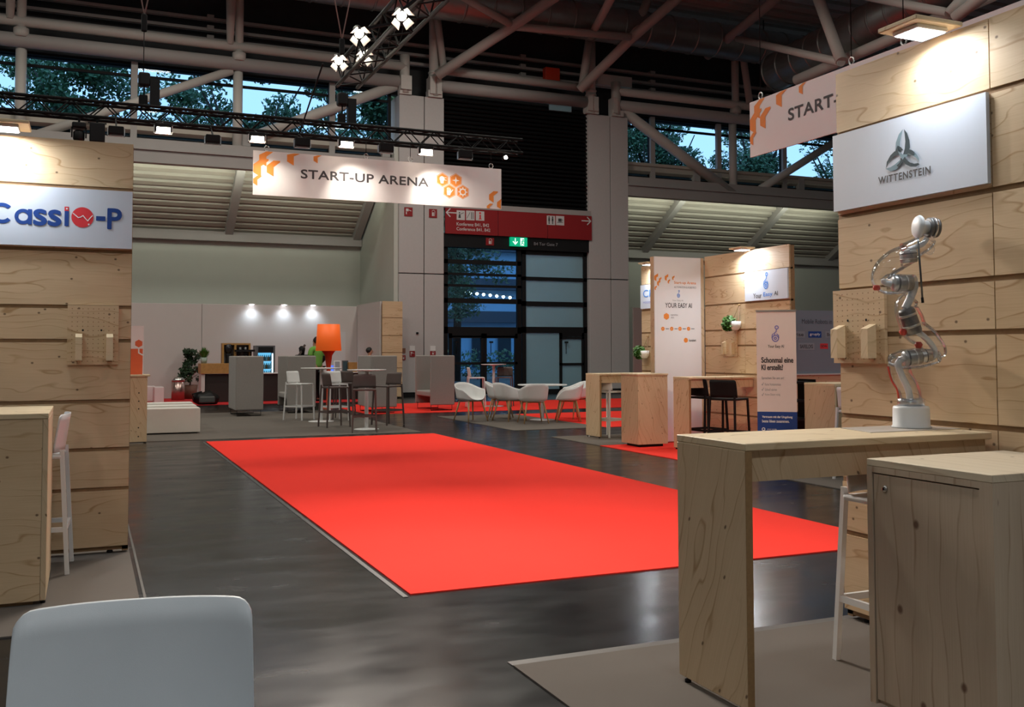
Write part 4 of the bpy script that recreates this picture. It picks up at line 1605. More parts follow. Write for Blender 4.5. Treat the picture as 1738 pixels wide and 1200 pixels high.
# lamps on the high truss: barn-door spots aimed at the carpet
for i, (px, py, Y, tgt, pw, lab) in enumerate([
        (682, 28, 8.6, (2.3, 3.4, 0), 430, 'glaring barn-door lamp on the high truss, highest of the four in view'),
        (610, 58, 9.6, (2.4, 4.2, 0), 430, 'brightest barn-door lamp on the high truss over the red carpet'),
        (575, 104, 11.4, (2.4, 5.6, 0), 400, 'lowest barn-door lamp at the far end of the high truss'),
        (617, 95, 11.2, (3.0, 5.2, 0), 400, 'barn-door lamp beside the lowest one at the far end of the high truss')]):
    p = onY(px, py, Y)
    o = thing('stage_lamp', lab, 'lamp', p, 0, 'barn-door lamps on the high truss')
    ax = (Vector(tgt)-p).normalized()
    MB().lathe([(0.03, -0.10), (0.046, -0.09), (0.05, 0.0), (0.054, 0.02)], p-ax*0.03, 16, axis=ax).build('housing', BLACK, o)
    MB().lathe([(0.046, 0.0205), (0.042, 0.032), (0.026, 0.042), (0.001, 0.046)], p-ax*0.03, 16, axis=ax).build('lens', LEDW, o)
    e1 = ax.orthogonal().normalized()
    e2 = ax.cross(e1)
    for (q, r_) in ((e1, e2), (-e1, e2), (e2, e1), (-e2, e1)):
        c = p+q*0.054
        MB().prism([c-r_*0.036, c+r_*0.036, c+r_*0.05+q*0.045+ax*0.06, c-r_*0.05+q*0.045+ax*0.06], q*0.003).build('barn_door', WPLASTIC, o)
    MB().bar(p-ax*0.1, (2.98+(0.13 if p.x > 2.98 else -0.13), p.y, 4.79), 0.025).build('arm', BLACKM, o)
    light('stage_light', 'SPOT', p+ax*0.30, pw, (1.0, 0.90, 0.80), 0.08, target=tgt, spot=86, blend=1.0)
# two more lamps of the same truss, above the frame
light('stage_light', 'SPOT', (3.0, 4.0, 4.8), 340, (1.0, 0.90, 0.80), 0.1, target=(3.9, 7.6, 0), spot=70, blend=1.0)

# further lamps of the same truss, above the frame, on the stands beside the aisle
light('stage_light', 'SPOT', (3.1, 6.6, 4.75), 620, (1.0, 0.76, 0.50), 0.1, target=(8.2, 12.6, 0.7), spot=50, blend=1.0)
light('stage_light', 'SPOT', (2.8, 6.8, 4.75), 420, (1.0, 0.76, 0.50), 0.1, target=(0.4, 17.0, 0.5), spot=30, blend=1.0)

# =================================================================== BAR COUNTERS (top, end panel, apron)
def bar_counter(label, x0, x1, y0, y1, z, legs=('w',), mat=PLY, apron=True, feet=True):
    o = thing('bar_counter', label, 'table', ((x0+x1)/2, (y0+y1)/2, 0))
    t = 0.03
    MB().rbox(x0, x1, y0, y1, z-t, z, 0.003, 1).build('counter_top', PLYT, o)
    for s in legs:
        m = MB()
        if s == 'w':
            m.rbox(x0, x0+t, y0+0.003, y1-0.003, 0.03, z-t-0.0005, 0.003, 1)
        elif s == 'e':
            m.rbox(x1-t, x1, y0+0.003, y1-0.003, 0.03, z-t-0.0005, 0.003, 1)
        m.build('end_panel', PLYV, o)
        xx = x0+t/2 if s == 'w' else x1-t/2
        for yy in (y0+0.05, y1-0.05):
            MB().lathe([(0.014, 0), (0.014, 0.012), (0.006, 0.016), (0.006, 0.034)], (xx, yy, 0.008), 10).build('levelling_foot', BLACKM, o)
        if s == 'w':
            MB().box(xx-t/2-0.0005, xx+t/2+0.0005, y0+0.0005, y0+0.003, 0.032, z-t-0.001).build('plywood_edge', EDGE, o)
    if apron:
        MB().box(x0+t, x1-0.01, y0+0.03, y0+0.05, z-t-0.125, z-t-0.0005).build('apron', PLYV, o)
        MB().box(x0+t, x1-0.01, y1-0.05, y1-0.03, z-t-0.125, z-t-0.0005).build('apron', PLYV, o)
    return o


TT = 1.066
bar_counter('plywood bar table that carries the robot arm, joined to the tall wood wall', 2.385, WX-0.02, 3.225, 3.72, TT)

# pine cabinet with a locked door in front of the table
CZ = 1.0
o = thing('pine_cabinet', 'pine cabinet with a round lock, standing in front of the robot arm table', 'cabinet', (3.25, 2.80, 0))
MB().rbox(2.88, 3.64, 2.50, 3.10, CZ-0.028, CZ, 0.002, 1).build('cabinet_top', PINET, o)
MB().box(2.902, 3.64, 2.502, 3.098, 0.04, CZ-0.0285).build('body', PINE, o)
m = MB()
m.box(2.88, 2.902, 3.072, 3.10, 0.04, CZ-0.0285)
m.box(2.88, 2.902, 2.50, 2.556, 0.04, CZ-0.0285)
m.box(2.88, 2.902, 2.556, 3.072, CZ-0.052, CZ-0.0285)
m.build('face_frame', PINE, o)
d_ = MB().box(2.884, 2.9015, 2.558, 3.066, 0.06, CZ-0.058).build('door', PINE, o)
MB().lathe([(0.001, 0.010), (0.008, 0.009), (0.0125, 0.006), (0.0125, 0)], (2.884, 3.005, CZ-0.110), 20, axis=(-1, 0, 0)).build('lock', CHROME, d_)
MB().box(2.8705, 2.8745, 3.003, 3.007, CZ-0.116, CZ-0.104).build('keyhole', BLACK, d_)
MB().lathe([(0.03, 0.0), (0.03, 0.0012)], (3.30, 2.62, CZ), 24).build('cable_hole', BLACK, o)

# Cassio side counter
bar_counter('plywood bar counter with a closed front before the board with the red dot', -1.55, -0.195, 6.24, 7.12, 1.085, ('e',), apron=False)
o2 = thing('counter_cabinet', 'plywood front box under the bar counter beside the white bar stool', 'cabinet', (-0.9, 6.3, 0))
MB().box(-1.5, -0.226, 6.245, 6.265, 0.03, 1.054).build('front_panel', PLY, o2)
MB().box(-1.5, -0.26, 6.266, 6.30, 0.01, 0.08).build('plinth', BATTEN, o2)

# far counters on the other side of the aisle
bar_counter('plywood bar table with a white stool beyond its end panel, across the aisle', 7.74, 9.04, 14.36, 14.86, TT, mat=PLY)
o = thing('plywood_cabinet', 'square plywood cabinet standing on the red carpet edge in front of the poster panel', 'cabinet', (7.78, 13.0, 0))
zc = onY(1083, 634.5, 12.76).z
MB().rbox(7.51, 8.04, 12.75, 13.275, zc-0.025, zc, 0.002, 1).build('cabinet_top', PLYT, o)
MB().box(7.52, 8.03, 12.76, 13.265, 0.05, zc-0.0255).build('body', PLYV, o)
MB().box(7.58, 7.98, 12.82, 13.2, 0.008, 0.05).build('plinth', BLACK, o)
m = MB()
fcq = Face((7.52, 12.76, 0), XF)
for a, b in [(.10, .90), (.15, .91), (.2, .9), (.22, .87), (.28, .75), (.34, .74), (.38, .73), (.2, .66)]:
    fcq.ngon(m, a, b, 0.006, 8, 0, 0.001)
m.build('screw', EDGE, o)
ob = bar_counter('plywood bar table with a row of screws in its end panel and two black stools', 7.90, 9.04, 11.98, 12.40, 1.06)
m = MB()
fcq = Face((7.90, 12.40, 0), YF)
for b in (.93, .88, .81, .76, .70, .62, .42, .36, .28):
    fcq.ngon(m, 0.13+0.03*(int(b*100) % 3), b, 0.008, 8, 0, 0.002)
m.build('screw', EDGE, ob)
# far right counter: seen from behind, recessed front
o = thing('bar_counter', 'plywood bar counter with a recessed front standing past the roll-up banner', 'table', (8.3, 9.4, 0))
MB().rbox(7.76, 9.0, 8.83, 9.35, 1.03, 1.06, 0.003, 1).build('counter_top', PLYT, o)
MB().rbox(7.76, 7.79, 8.833, 9.347, 0.03, 1.0295, 0.003, 1).build('end_panel', PLYV, o)
MB().box(7.79, 8.98, 9.30, 9.32, 0.06, 1.0295).build('front_panel', PLY, o)
for xx in (7.82, 8.9):
    MB().lathe([(0.02, 0), (0.02, 0.015), (0.008, 0.02), (0.008, 0.06)], (xx, 9.31, 0.008), 10).build('levelling_foot', BLACKM, o)

# narrow plank end of the counter beyond the wood wall on the other side
o = thing('bar_counter', 'orange-toned plywood counter end with a column of screws beside the white benches', 'table', (0.3, 16.9, 0))
zt_ = onY(235, 636, 16.75).z
xr_ = onY(249.5, 700, 16.75).x
MB().rbox(-1.1, xr_+0.04, 16.72, 17.2, zt_-0.03, zt_, 0.003, 1).build('counter_top', PLYT, o)
MB().box(xr_-0.275, xr_, 16.74, 16.765, 0.02, zt_-0.0305).build('front_panel', PLYV, o)
MB().box(xr_-0.03, xr_-0.001, 16.766, 17.18, 0.02, zt_-0.0305).build('end_panel', PLYV, o)
m = MB()
fcq = Face((xr_-0.275, 16.74, 0), XF)
for yy in (667, 681, 694, 726, 741):
    fcq.ngon(m, 0.15, onY(235, yy, 16.74).z, 0.011, 8, 0, 0.002)
m.build('screw', BLACKM, o)
# orange and white poster on that counter
o = thing('poster_stand', 'narrow white and orange poster with a hexagon standing on the orange-toned counter', 'poster', (0.5, 16.95, zt_))
xa, xb = onY(210, 600, 16.95).x, onY(243.5, 600, 16.95).x
z1_ = onY(230, 553, 16.95).z
MB().box(xa, xb, 16.94, 16.955, zt_, z1_).build('board', PRINTW, o)
fcq = Face((xa, 16.94, zt_), XF)


def Q(px, py):
    return fcq.uv(onY(px, py, 16.94))


fcq_w = xb-xa
zo = Q(230, 592)[1]
m = MB()
fcq.rect(m, 0, 0, fcq_w-0.012, zo)
m.build('orange_field', pr('poster_orange', (0.75, 0.13, 0.04), 0.5, noise=0.04), o)
m = MB()
fcq.ngon(m, *Q(235.5, 583), 0.062, 6, PI/2, 0.003)
m.build('hexagon', pr('poster_orange', (0.75, 0.13, 0.04)), o)
m = MB()
fcq.line(m, [Q(229.5, 588), Q(235.5, 591.5), Q(242, 588)], 0.02, 0.004)
fcq.line(m, [Q(235.5, 591.5), Q(235.5, 599), Q(243, 603)], 0.02, 0.004)
m.build('white_line', INKW, o)

# =================================================================== BAR STOOLS
def bar_stool(label, mat, loc, rz, group=None, cover=None):
    """seat 0.77 high, low curved back, four legs and a foot ring; the sitter looks towards -Y"""
    o = thing('bar_stool', label, 'stool', (0, 0, 0), 0, group)
    zs = 0.765
    MB().rbox(-0.205, 0.205, -0.21, 0.20, zs-0.03, zs, 0.012).build('seat', mat, o)
    # back: gently curved panel
    m = MB()
    n = 26
    vs = []
    for j in range(7):
        t = j/6
        z = zs+0.012+0.245*t
        for side in (0, 1):
            for i in range(n+1):
                u = math.sin((-1+2*i/n)*PI/2)
                cu = abs(u)
                wx = 0.207-0.006*t
                # rounded top corners
                zz = z
                rc = 0.030
                ed = (1-cu)*wx
                if ed < rc:
                    zz -= (rc-math.sqrt(max(0.0, rc*rc-(rc-ed)**2)))*(max(0.0, (j-3)/3.0))**2
                y = 0.203+0.035*t-0.045*cu**2.6-(0.014 if side else 0.0)
                vs.append((u*wx, y, zz))
    fs = []
    R = n+1
    for j in range(6):
        for i in range(n):
            b0 = j*2*R
            b1 = (j+1)*2*R
            fs.append((b0+i, b0+i+1, b1+i+1, b1+i))
            fs.append((b0+R+i+1, b0+R+i, b1+R+i, b1+R+i+1))
        for i in (0, n):
            b0 = j*2*R
            b1 = (j+1)*2*R
            fs.append((b0+i, b1+i, b1+R+i, b0+R+i))
    for i in range(n):
        fs.append((i, R+i, R+i+1, i+1))
        b = 6*2*R
        fs.append((b+i, b+i+1, b+R+i+1, b+R+i))
    m.add(vs, fs, True)
    m.build('backrest', cover or mat, o)
    for sx in (-1, 1):
        MB().bar((sx*0.19, -0.195, zs-0.028), (sx*0.213, -0.225, 0.0), 0.026).build('leg', mat, o)
        MB().bar((sx*0.186, 0.20, zs+0.03), (sx*0.213, 0.245, 0.0), 0.026).build('leg', mat, o)
    f = MB()
    zf = 0.285
    f.bar((-0.204, -0.213, zf), (0.204, -0.213, zf), 0.02, 0.03)
    f.bar((-0.204, 0.226, zf), (0.204, 0.226, zf), 0.02, 0.03)
    f.bar((-0.204, -0.213, zf), (-0.204, 0.226, zf), 0.02, 0.03)
    f.bar((0.204, -0.213, zf), (0.204, 0.226, zf), 0.02, 0.03)
    f.build('foot_ring', mat, o)
    o.location = loc
    o.rotation_euler = (0, 0, rz)
    return o


G8 = 0.008
st = bar_stool('white bar stool pushed under the bar table of the robot arm', WPLASTIC, (3.413, 3.415, G8), 0.0)
# the near one, seen from behind its back
pc = onZ(236, 1019, 1.02)
ang = math.atan2((onZ(416, 1006, 1.02)-onZ(50, 1030, 1.02)).y, (onZ(416, 1006, 1.02)-onZ(50, 1030, 1.02)).x)
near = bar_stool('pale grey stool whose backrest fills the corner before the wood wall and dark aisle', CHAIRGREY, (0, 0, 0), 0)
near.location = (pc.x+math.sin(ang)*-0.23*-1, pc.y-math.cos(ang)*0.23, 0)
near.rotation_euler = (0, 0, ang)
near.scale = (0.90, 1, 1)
dup(st, (-0.33, 7.25, G8), math.radians(-93), 'white bar stool drawn up to the counter before the red dot board')
# around the two round bar tables
GS = 'bar stools at the round bar tables'
sw1 = onZ(508, 713, 0)
dup(st, (sw1.x, sw1.y, G8), math.radians(42), 'white bar stool turned towards the first round bar table, nearest the grey sofas', GS)
sw2 = onZ(571, 716, 0)
dup(st, (sw2.x+0.05, sw2.y+0.35, G8), math.radians(10), 'white bar stool half hidden behind the dark stool and the lamp post', GS)
dk1 = dup(st, (0, 0, 0), 0, 'dark brown bar stool between the two round bar tables in front of the orange lamp', GS)
recolor(dk1, DARKBROWN)
sd = onZ(568, 725, 0)
dk1.location = (sd.x, sd.y, G8)
dk1.rotation_euler = (0, 0, math.radians(100))
sd = onZ(616, 733, 0)
dup(dk1, (sd.x, sd.y-0.1, G8), math.radians(-14), 'dark brown bar stool whose backrest faces the red carpet in front of the round table', GS)
sd = onZ(656, 722, 0)
dup(dk1, (sd.x+0.05, sd.y+0.1, G8), math.radians(-62), 'dark bar stool on the far side of the second round table beside the dark floor', GS)
sd = onZ(592, 713, 0)
dup(dk1, (sd.x, sd.y+0.4, G8), math.radians(160), 'dark bar stool hidden deep between the round table and the lamp', GS)
# white stool behind the plywood table
sd = onZ(1044, 741, 0)
dup(st, (sd.x-0.12, sd.y+0.0, G8), math.radians(112), 'white bar stool showing between the end panel and the square plywood cabinet')
# black stools
bk = dup(st, (0, 0, 0), 0, 'black bar stool half hidden by the end panel with the row of screws', 'black stools at the far plywood table')
recolor(bk, BLACKM)
bk.location = (8.34, 12.19, G8)
bk.rotation_euler = (0, 0, math.radians(98))
dup(bk, (8.32, 11.62, G8), math.radians(118), 'black bar stool in full view between the plywood table and the roll-up banner', 'black stools at the far plywood table')
sd = onZ(1420, 822, 0)
dup(st, (sd.x+0.52, sd.y+0.15, G8), math.radians(100), 'white bar stool mostly hidden by the tall wood wall beside the far counter')
# by the gate
sd = onZ(808, 691, 0)
dup(st, (sd.x, sd.y, G8), math.radians(75), 'white bar stool by the high round table in front of the glazed gate', GS+' near the gate')
sd = onZ(856, 690, 0)
dup(dk1, (sd.x, sd.y, G8), math.radians(-30), 'dark bar stool beyond the post of the high round table by the gate', GS+' near the gate')


# =================================================================== ROUND TABLES
def round_table(label, x, y, h, r, rb, base_round=False):
    o = thing('round_table', label, 'table', (x, y, G8))
    MB().lathe([(0.001, h-0.02), (r-0.02, h-0.02), (r, h-0.008), (r, h-0.003), (r-0.004, h), (0.001, h)], (x, y, G8), 48).build('table_top', WPLASTIC, o)
    MB().lathe([(0.035, 0.02), (0.035, h-0.02)], (x, y, G8), 20).build('column', WPLASTIC, o)
    MB().lathe([(rb, 0), (rb, 0.008), (rb-0.03, 0.014), (0.06, 0.022), (0.04, 0.03)], (x, y, G8), 40).build('base', WPLASTIC, o)
    MB().lathe([(0.10, h-0.035), (0.12, h-0.021)], (x, y, G8), 24).build('top_plate', WPLASTIC, o)
    return o


p = onZ(545, 716, 0)
round_table('tall white round bar table in front of the orange floor lamp', p.x, p.y, 1.10, 0.42, 0.26)
p = onZ(622, 729.5, 0)
round_table('tall white round bar table with three dark stools at the red carpet corner', p.x, p.y, 1.10, 0.36, 0.23)
p = onZ(838, 690, 0)
round_table('slender high round table far off in front of the glazed gate', p.x, p.y, 1.10, 0.33, 0.26)
p = onZ(899, 717, 0)
TBX, TBY = 8.75, 18.75
round_table('low white round table with the cluster of shell chairs', TBX, TBY, 0.74, 0.52, 0.27)
o2 = None


# =================================================================== SHELL CHAIRS
def shell_chair(label, loc, rz, group):
    o = thing('shell_chair', label, 'chair', (0, 0, 0), 0, group)
    nt_, nr = 36, 12
    vs, fs = [], []
    for i in range(nr+1):
        u = i/nr
        for j in range(nt_):
            th = 2*PI*j/nt_
            c, s = math.cos(th), math.sin(th)
            back = max(0.0, s)
            front = max(0.0, -s)
            rimz = 0.79*back**1.2+0.665*(1-back**1.2)
            rimz = rimz*(1-front**2)+0.435*front**2
            # super-ellipse plan
            e = 0.75
            ex = 0.30*math.copysign(abs(c)**e, c)
            ey = (0.27 if s > 0 else 0.25)*math.copysign(abs(s)**e, s)
            rr = min(1.0, u/0.5)
            rr = rr**0.8*0.91
            lift = max(0.0, (u-0.40)/0.60)
            rr += 0.09*lift
            z = 0.435+(rimz-0.435)*lift**1.1-0.012*(1-rr)
            vs.append((ex*rr, ey*rr+0.06*lift*back, z))
    for i in range(nr):
        for j in range(nt_):
            j2 = (j+1) % nt_
            if i == 0:
                continue
            fs.append((i*nt_+j, i*nt_+j2, (i+1)*nt_+j2, (i+1)*nt_+j))
    fs.append(tuple(nt_+j for j in reversed(range(nt_))))
    m = MB()
    m.add(vs, fs, True)
    sh = m.build('shell', WPLASTIC, o)
    so = sh.modifiers.new('thickness', 'SOLIDIFY')
    so.thickness = 0.014
    for sx in (-1, 1):
        for sy in (-1, 1):
            MB().tube([(sx*0.17, sy*0.15, 0.425), (sx*0.255, sy*0.245, 0.0)], [0.019, 0.012], 10).build('leg', OAK, o)
    f = MB()
    f.bar((-0.18, -0.155, 0.41), (0.18, 0.155, 0.41), 0.03, 0.018)
    f.bar((-0.18, 0.155, 0.41), (0.18, -0.155, 0.41), 0.03, 0.018)
    f.build('cross_frame', OAK, o)
    o.location = loc
    o.rotation_euler = (0, 0, rz)
    return o


GC = 'white shell chairs with oak legs around the low round table'
p = onZ(802, 716, 0)
sc_ = shell_chair('white shell chair with oak legs standing alone away from the low round table', (p.x, p.y+0.1, G8), math.radians(18), GC)
p = onZ(909, 719, 0)
dup(sc_, (p.x, p.y+0.12, G8), math.radians(172), 'white shell chair with its back to us in front of the low round table', GC)
dup(sc_, (TBX-0.72, TBY+0.08, G8), math.radians(108), 'white shell chair tucked in at the side of the low table facing the wood booths', GC)
dup(sc_, (TBX-0.62, TBY+0.80, G8), math.radians(60), 'white shell chair at the far side of the low table nearest the gate', GC)
p = onZ(966, 716, 0)
dup(sc_, (p.x, p.y+0.05, G8), math.radians(-112), 'white shell chair seen sideways beside the plywood bar table end', GC)
dup(sc_, (p.x+0.52, p.y+0.75, G8), math.radians(-80), 'white shell chair half hidden behind the sideways one', GC)


# =================================================================== HIGH-BACKED SOFAS
def privacy_sofa(label, x, y, faces, seat_w=1.25, d=0.70, h=1.345):
    """near outer corner at x,y; open side towards +1 or -1 along X"""
    o = thing('privacy_sofa', label, 'sofa', (x+d/2, y+seat_w/2, G8), 0, 'high-backed grey sofas')
    z0, z1, t = 0.14, h, 0.07
    yb0, yb1 = y, y+seat_w
    if faces > 0:
        bx0, bx1 = x, x+t
    else:
        bx0, bx1 = x+d-t, x+d
    MB().rbox(x, x+d, yb0, yb0+t, z0, z1, 0.025, 3).build('side_panel', FABRIC, o)
    MB().rbox(x, x+d, yb1-t, yb1, z0, z1, 0.025, 3).build('side_panel', FABRIC, o)
    MB().rbox(bx0, bx1, yb0+t, yb1-t, z0, z1, 0.02, 3).build('back_panel', FABRIC, o)
    sx0, sx1 = (x+t, x+d-0.01) if faces > 0 else (x+0.01, x+d-t)
    MB().rbox(sx0, sx1, yb0+t, yb1-t, 0.34, 0.47, 0.03, 3).build('seat', FABRIC, o)
    for yy in (yb0+0.10, yb1-0.10):
        m = MB()
        m.tube([(x+0.04, yy, z0+0.03), (x+0.04, yy, G8+0.008), (x+d-0.04, yy, G8+0.008), (x+d-0.04, yy, z0+0.03)], 0.009, 8)
        m.build('sled_leg', BLACKM, o)
    return o


def sofa_at(px, py, px2, label, faces, Y=None):
    p = onZ(px, py, 0.14) if Y is None else onY(px, py, Y)
    q = onY(px2, py, p.y)
    privacy_sofa(label, p.x, p.y, faces, 1.25, q.x-p.x)


sofa_at(400, 697, 447, 'grey high-backed sofa in front of the coffee bar, beside the blue-lit fridge', 1)
sofa_at(487, 692, 536, 'grey high-backed sofa next to the orange lamp, its seat open towards the first sofa', -1)
sofa_at(630, 692, 674, 'grey high-backed sofa behind the round tables, right in front of the narrow plywood panel', 1)
sofa_at(731, 688, 772, 'grey high-backed sofa beside the glazed gate with its seat open towards the pillar', -1)

# =================================================================== ORANGE FLOOR LAMP
p = onZ(557, 692, 0)
o = thing('floor_lamp', 'giant orange floor lamp with a drum shade among the bar tables', 'lamp', (p.x, p.y, G8))
zb_, zt2 = onY(557, 596, p.y).z, onY(557, 551, p.y).z
ru, rl = (onY(577.5, 560, p.y).x-onY(540.5, 560, p.y).x)/2, (onY(579.5, 590, p.y).x-onY(536.5, 590, p.y).x)/2
MB().lathe([(rl-0.012, zb_), (rl, zb_), (ru, zt2), (ru-0.012, zt2), (rl-0.012, zb_)], (p.x, p.y, G8), 48).build('lamp_shade', ORANGE, o)
MB().lathe([(ru-0.02, zt2-0.03), (0.001, zt2-0.02)], (p.x, p.y, G8), 40).build('shade_cap', ORANGE, o)
STEMR = pr('stem_red', (0.55, 0.05, 0.012), 0.45, noise=0.03)
MB().lathe([(0.16, 0.0), (0.16, 0.02), (0.05, 0.04), (0.045, 0.5), (0.05, 1.0), (0.075, zb_-0.28), (0.095, zb_-0.12), (0.16, zb_-0.02), (0.20, zb_+0.02), (0.04, zb_+0.03)], (p.x, p.y, G8), 32).build('stem', STEMR, o)
MB().lathe([(0.17, 0), (0.17, 0.02), (0.02, 0.03)], (p.x, p.y, G8), 32).build('base', ORANGE, o)

# =================================================================== COFFEE BAR
PWY = 32.4
m = MB()
m.rbox(-9, 3.30, PWY, PWY+0.12, 0, 2.96, 0.01, 1)
struct(m.build('wall_bar_rear', WALLP))
struct(MB().rbox(3.31, 8.30, PWY+0.02, PWY+0.14, 0, 2.96, 0.01, 1).build('wall_bar_lit', WALLP))
struct(MB().box(8.301, 8.36, 29.66, PWY+0.14, 0, 3.0).build('wall_bar_side', WALLP))
MB_d = MB().box(7.0, 7.9, PWY+0.012, PWY+0.019, 0.02, 2.1).build('door_3', pr('flush_door', (0.58, 0.57, 0.57), 0.6))
struct(MB_d)
for px in (427, 482, 531):
    pp = onY(px, 519, PWY-0.10)
    o = thing('spot_downlight', 'small cool spotlight on top of the bar wall, %s' % {427: 'above the wooden shelf frame', 482: 'above the drinks fridge', 531: 'above the espresso machine'}[px], 'lamp', (pp.x, PWY, 2.96), 0, 'spotlights on the bar wall')
    MB().rbox(pp.x-0.12, pp.x+0.12, PWY-0.18, PWY+0.05, 2.962, 2.985, 0.004, 1).build('bracket', WPLASTIC, o)
    MB().lathe([(0.07, 0), (0.07, 0.015), (0.001, 0.016)], (pp.x, PWY-0.12, 2.945), 20).build('led_panel', LED, o)
    light('bar_spot', 'SPOT', (pp.x, PWY-0.17, 2.93), 32, (0.74, 0.88, 1.0), 0.06, target=(pp.x, PWY-0.02, 1.0), spot=130, blend=1.0)

bx0 = onY(341, 660, 29.3).x
o = thing('coffee_bar', 'long dark coffee bar counter with a wooden box ledge at its end', 'counter', (5.5, 29.5, 0))
DARKFRONT = pr('dark_bar_front', (0.018, 0.013, 0.011), 0.5, noise=0.2)
zt3 = onY(470, 632.5, 29.3).z
MB().box(bx0+0.12, 8.28, 29.32, 29.9, 0.02, zt3-0.03).build('front', DARKFRONT, o)
MB().rbox(bx0+0.9, 8.29, 29.25, 29.95, zt3-0.03, zt3, 0.004, 1).build('counter_top', WPLASTIC, o)
zt4 = onY(360, 617, 29.2).z
zb4 = onY(360, 634.5, 29.2).z
MB().rbox(bx0-0.02, bx0+1.25, 29.2, 29.95, zb4, zt4, 0.006, 1).build('ledge', OAKD, o)
MB().box(bx0, bx0+0.10, 29.25, 29.9, 0.02, zb4).build('end_post', WALLP, o)
xo = onY(592, 620, 29.3).x
MB().rbox(xo, xo+0.26, 29.3, 29.8, zt3+0.001, onY(592, 615, 29.3).z, 0.004, 1).build('ledge', OAKD, o)


def foliage_plant(name, label, c, h, r, pot, n, ls, potmat, leafmat, trunk=False):
    o = thing(name, label, 'plant', c)
    x, y, z = c
    if pot:
        MB().lathe([(0.001, 0.0), (pot[0]*0.75, 0.0), (pot[0], pot[1]), (pot[0]*0.9, pot[1]), (pot[0]*0.85, pot[1]*0.9), (0.001, pot[1]*0.88)], c, 24).build('pot', potmat, o)
    zb = z+(pot[1] if pot else 0)*0.9
    if trunk:
        m = MB()
        m.tube([(x, y, zb), (x+0.05, y, zb+h*0.3), (x-0.03, y+0.02, zb+h*0.65), (x+0.02, y, zb+h*0.95)], [0.022, 0.018, 0.013, 0.006], 8)
        for i in range(7):
            a = i*2.4
            zz = zb+h*(0.2+0.1*i)
            m.tube([(x+0.02, y, zz), (x+math.cos(a)*r*0.55, y+math.sin(a)*r*0.5, zz+h*0.12)], [0.010, 0.004], 6)
        m.build('trunk', BARK, o)
    m = MB()
    if trunk:
        for i in range(22):
            a = random.uniform(0, 2*PI)
            t = random.random()
            rr = r*(0.35+0.65*(1-t))*random.uniform(0.2, 1.0)
            leaf_cloud(m, (x+math.cos(a)*rr, y+math.sin(a)*rr, zb+h*(0.12+0.88*t)), (r*0.32, r*0.32, r*0.25), n//22, ls)
    else:
        for _ in range(n):
            a = random.uniform(0, 2*PI)
            t = random.uniform(0.15, 1.0)
            q = Vector((x+math.cos(a)*r*0.25*t, y+math.sin(a)*r*0.25*t, zb-0.01))
            e = Vector((x+math.cos(a)*r*t, y+math.sin(a)*r*t, zb+h*random.uniform(0.55, 1.0)*(1.15-0.5*t)))
            s_ = Vector((-math.sin(a), math.cos(a), 0))*ls*0.4
            mid = q.lerp(e, 0.55)+Vector((0, 0, h*0.12))
            m.face([q-s_*0.3, mid-s_, mid+s_, q+s_*0.3])
            m.face([mid-s_, e, mid+s_])
    m.build('foliage', leafmat, o)
    return o


pp = onY(346, 616, 29.45)
foliage_plant('potted_plant', 'bushy green plant in a pale pot on the wooden ledge of the coffee bar', (pp.x, 29.45, zt4), 0.34, 0.22, (0.10, 0.17), 130, 0.05, pr('mint_pot', (0.34, 0.42, 0.36), 0.5, noise=0.05), LEAFP)
pp = onZ(313, 676, 0)
foliage_plant('potted_tree', 'dark leafy fig tree in a brown pot behind the metal bin', (pp.x+0.1, 31.9, G8), 1.15, 0.42, (0.24, 0.42), 900, 0.12, pr('brown_pot', (0.17, 0.075, 0.05), 0.6, noise=0.1), LEAFD, True)
pp = onY(302, 676, 31.3)
o = thing('waste_bin', 'shiny round metal waste bin in front of the leafy fig tree', 'bin', (pp.x, 31.3, G8))
zbin = onY(302, 640, 31.3).z
MB().lathe([(0.19, 0), (0.19, zbin-0.14)], (pp.x, 31.3, G8), 28).build('body', pr('rosy_steel', (0.50, 0.36, 0.33), 0.3, metal=0.9, noise=0.05), o)
MB().lathe([(0.195, zbin-0.14), (0.19, zbin-0.08), (0.14, zbin-0.015), (0.001, zbin)], (pp.x, 31.3, G8), 28).build('lid', CHROME, o)
pp = onZ(350, 687, 0)
o = thing('backpack', 'black backpack slumped on the floor before the coffee bar', 'bag', (pp.x, 28.3, G8))
bm = bmesh.new()
bmesh.ops.create_icosphere(bm, subdivisions=3, radius=1.0)
for v in bm.verts:
    n_ = v.co.copy()
    v.co = Vector((n_.x*0.36, n_.y*0.22, max(n_.z, -0.75)*0.20+0.16+0.03*math.sin(n_.x*7)+0.02*math.sin(n_.y*9+1)))
m = MB()
m.from_bm(bm, True)
m.v = [v+Vector((pp.x, 28.3, 0)) for v in m.v]
m.build('body', BLACK, o)
MB().rbox(pp.x-0.2, pp.x+0.22, 28.04, 28.14, 0.05, 0.24, 0.04, 2).build('front_pocket', DARKGREY, o)
MB().tube([(pp.x-0.3, 28.2, 0.12), (pp.x-0.38, 28.1, 0.30), (pp.x-0.12, 28.2, 0.36)], 0.02, 8).build('strap', BLACK, o)
pp = onY(268, 655, 30.2)
xa, xb = onY(262, 660, 29.6).x, onY(278.5, 660, 29.6).x
o = tag(MB().rbox(xa, xb, 29.6, 30.3, G8, onY(268, 657, 29.6).z, 0.02).build('cube_seat', pr('pink_white_seat', (0.70, 0.60, 0.60), 0.5, noise=0.03)), 'pale pinkish cube seat on the red carpet beyond the white benches', 'seat')
xa, xb = onY(248, 660, 30.2).x, onY(272, 660, 30.2).x
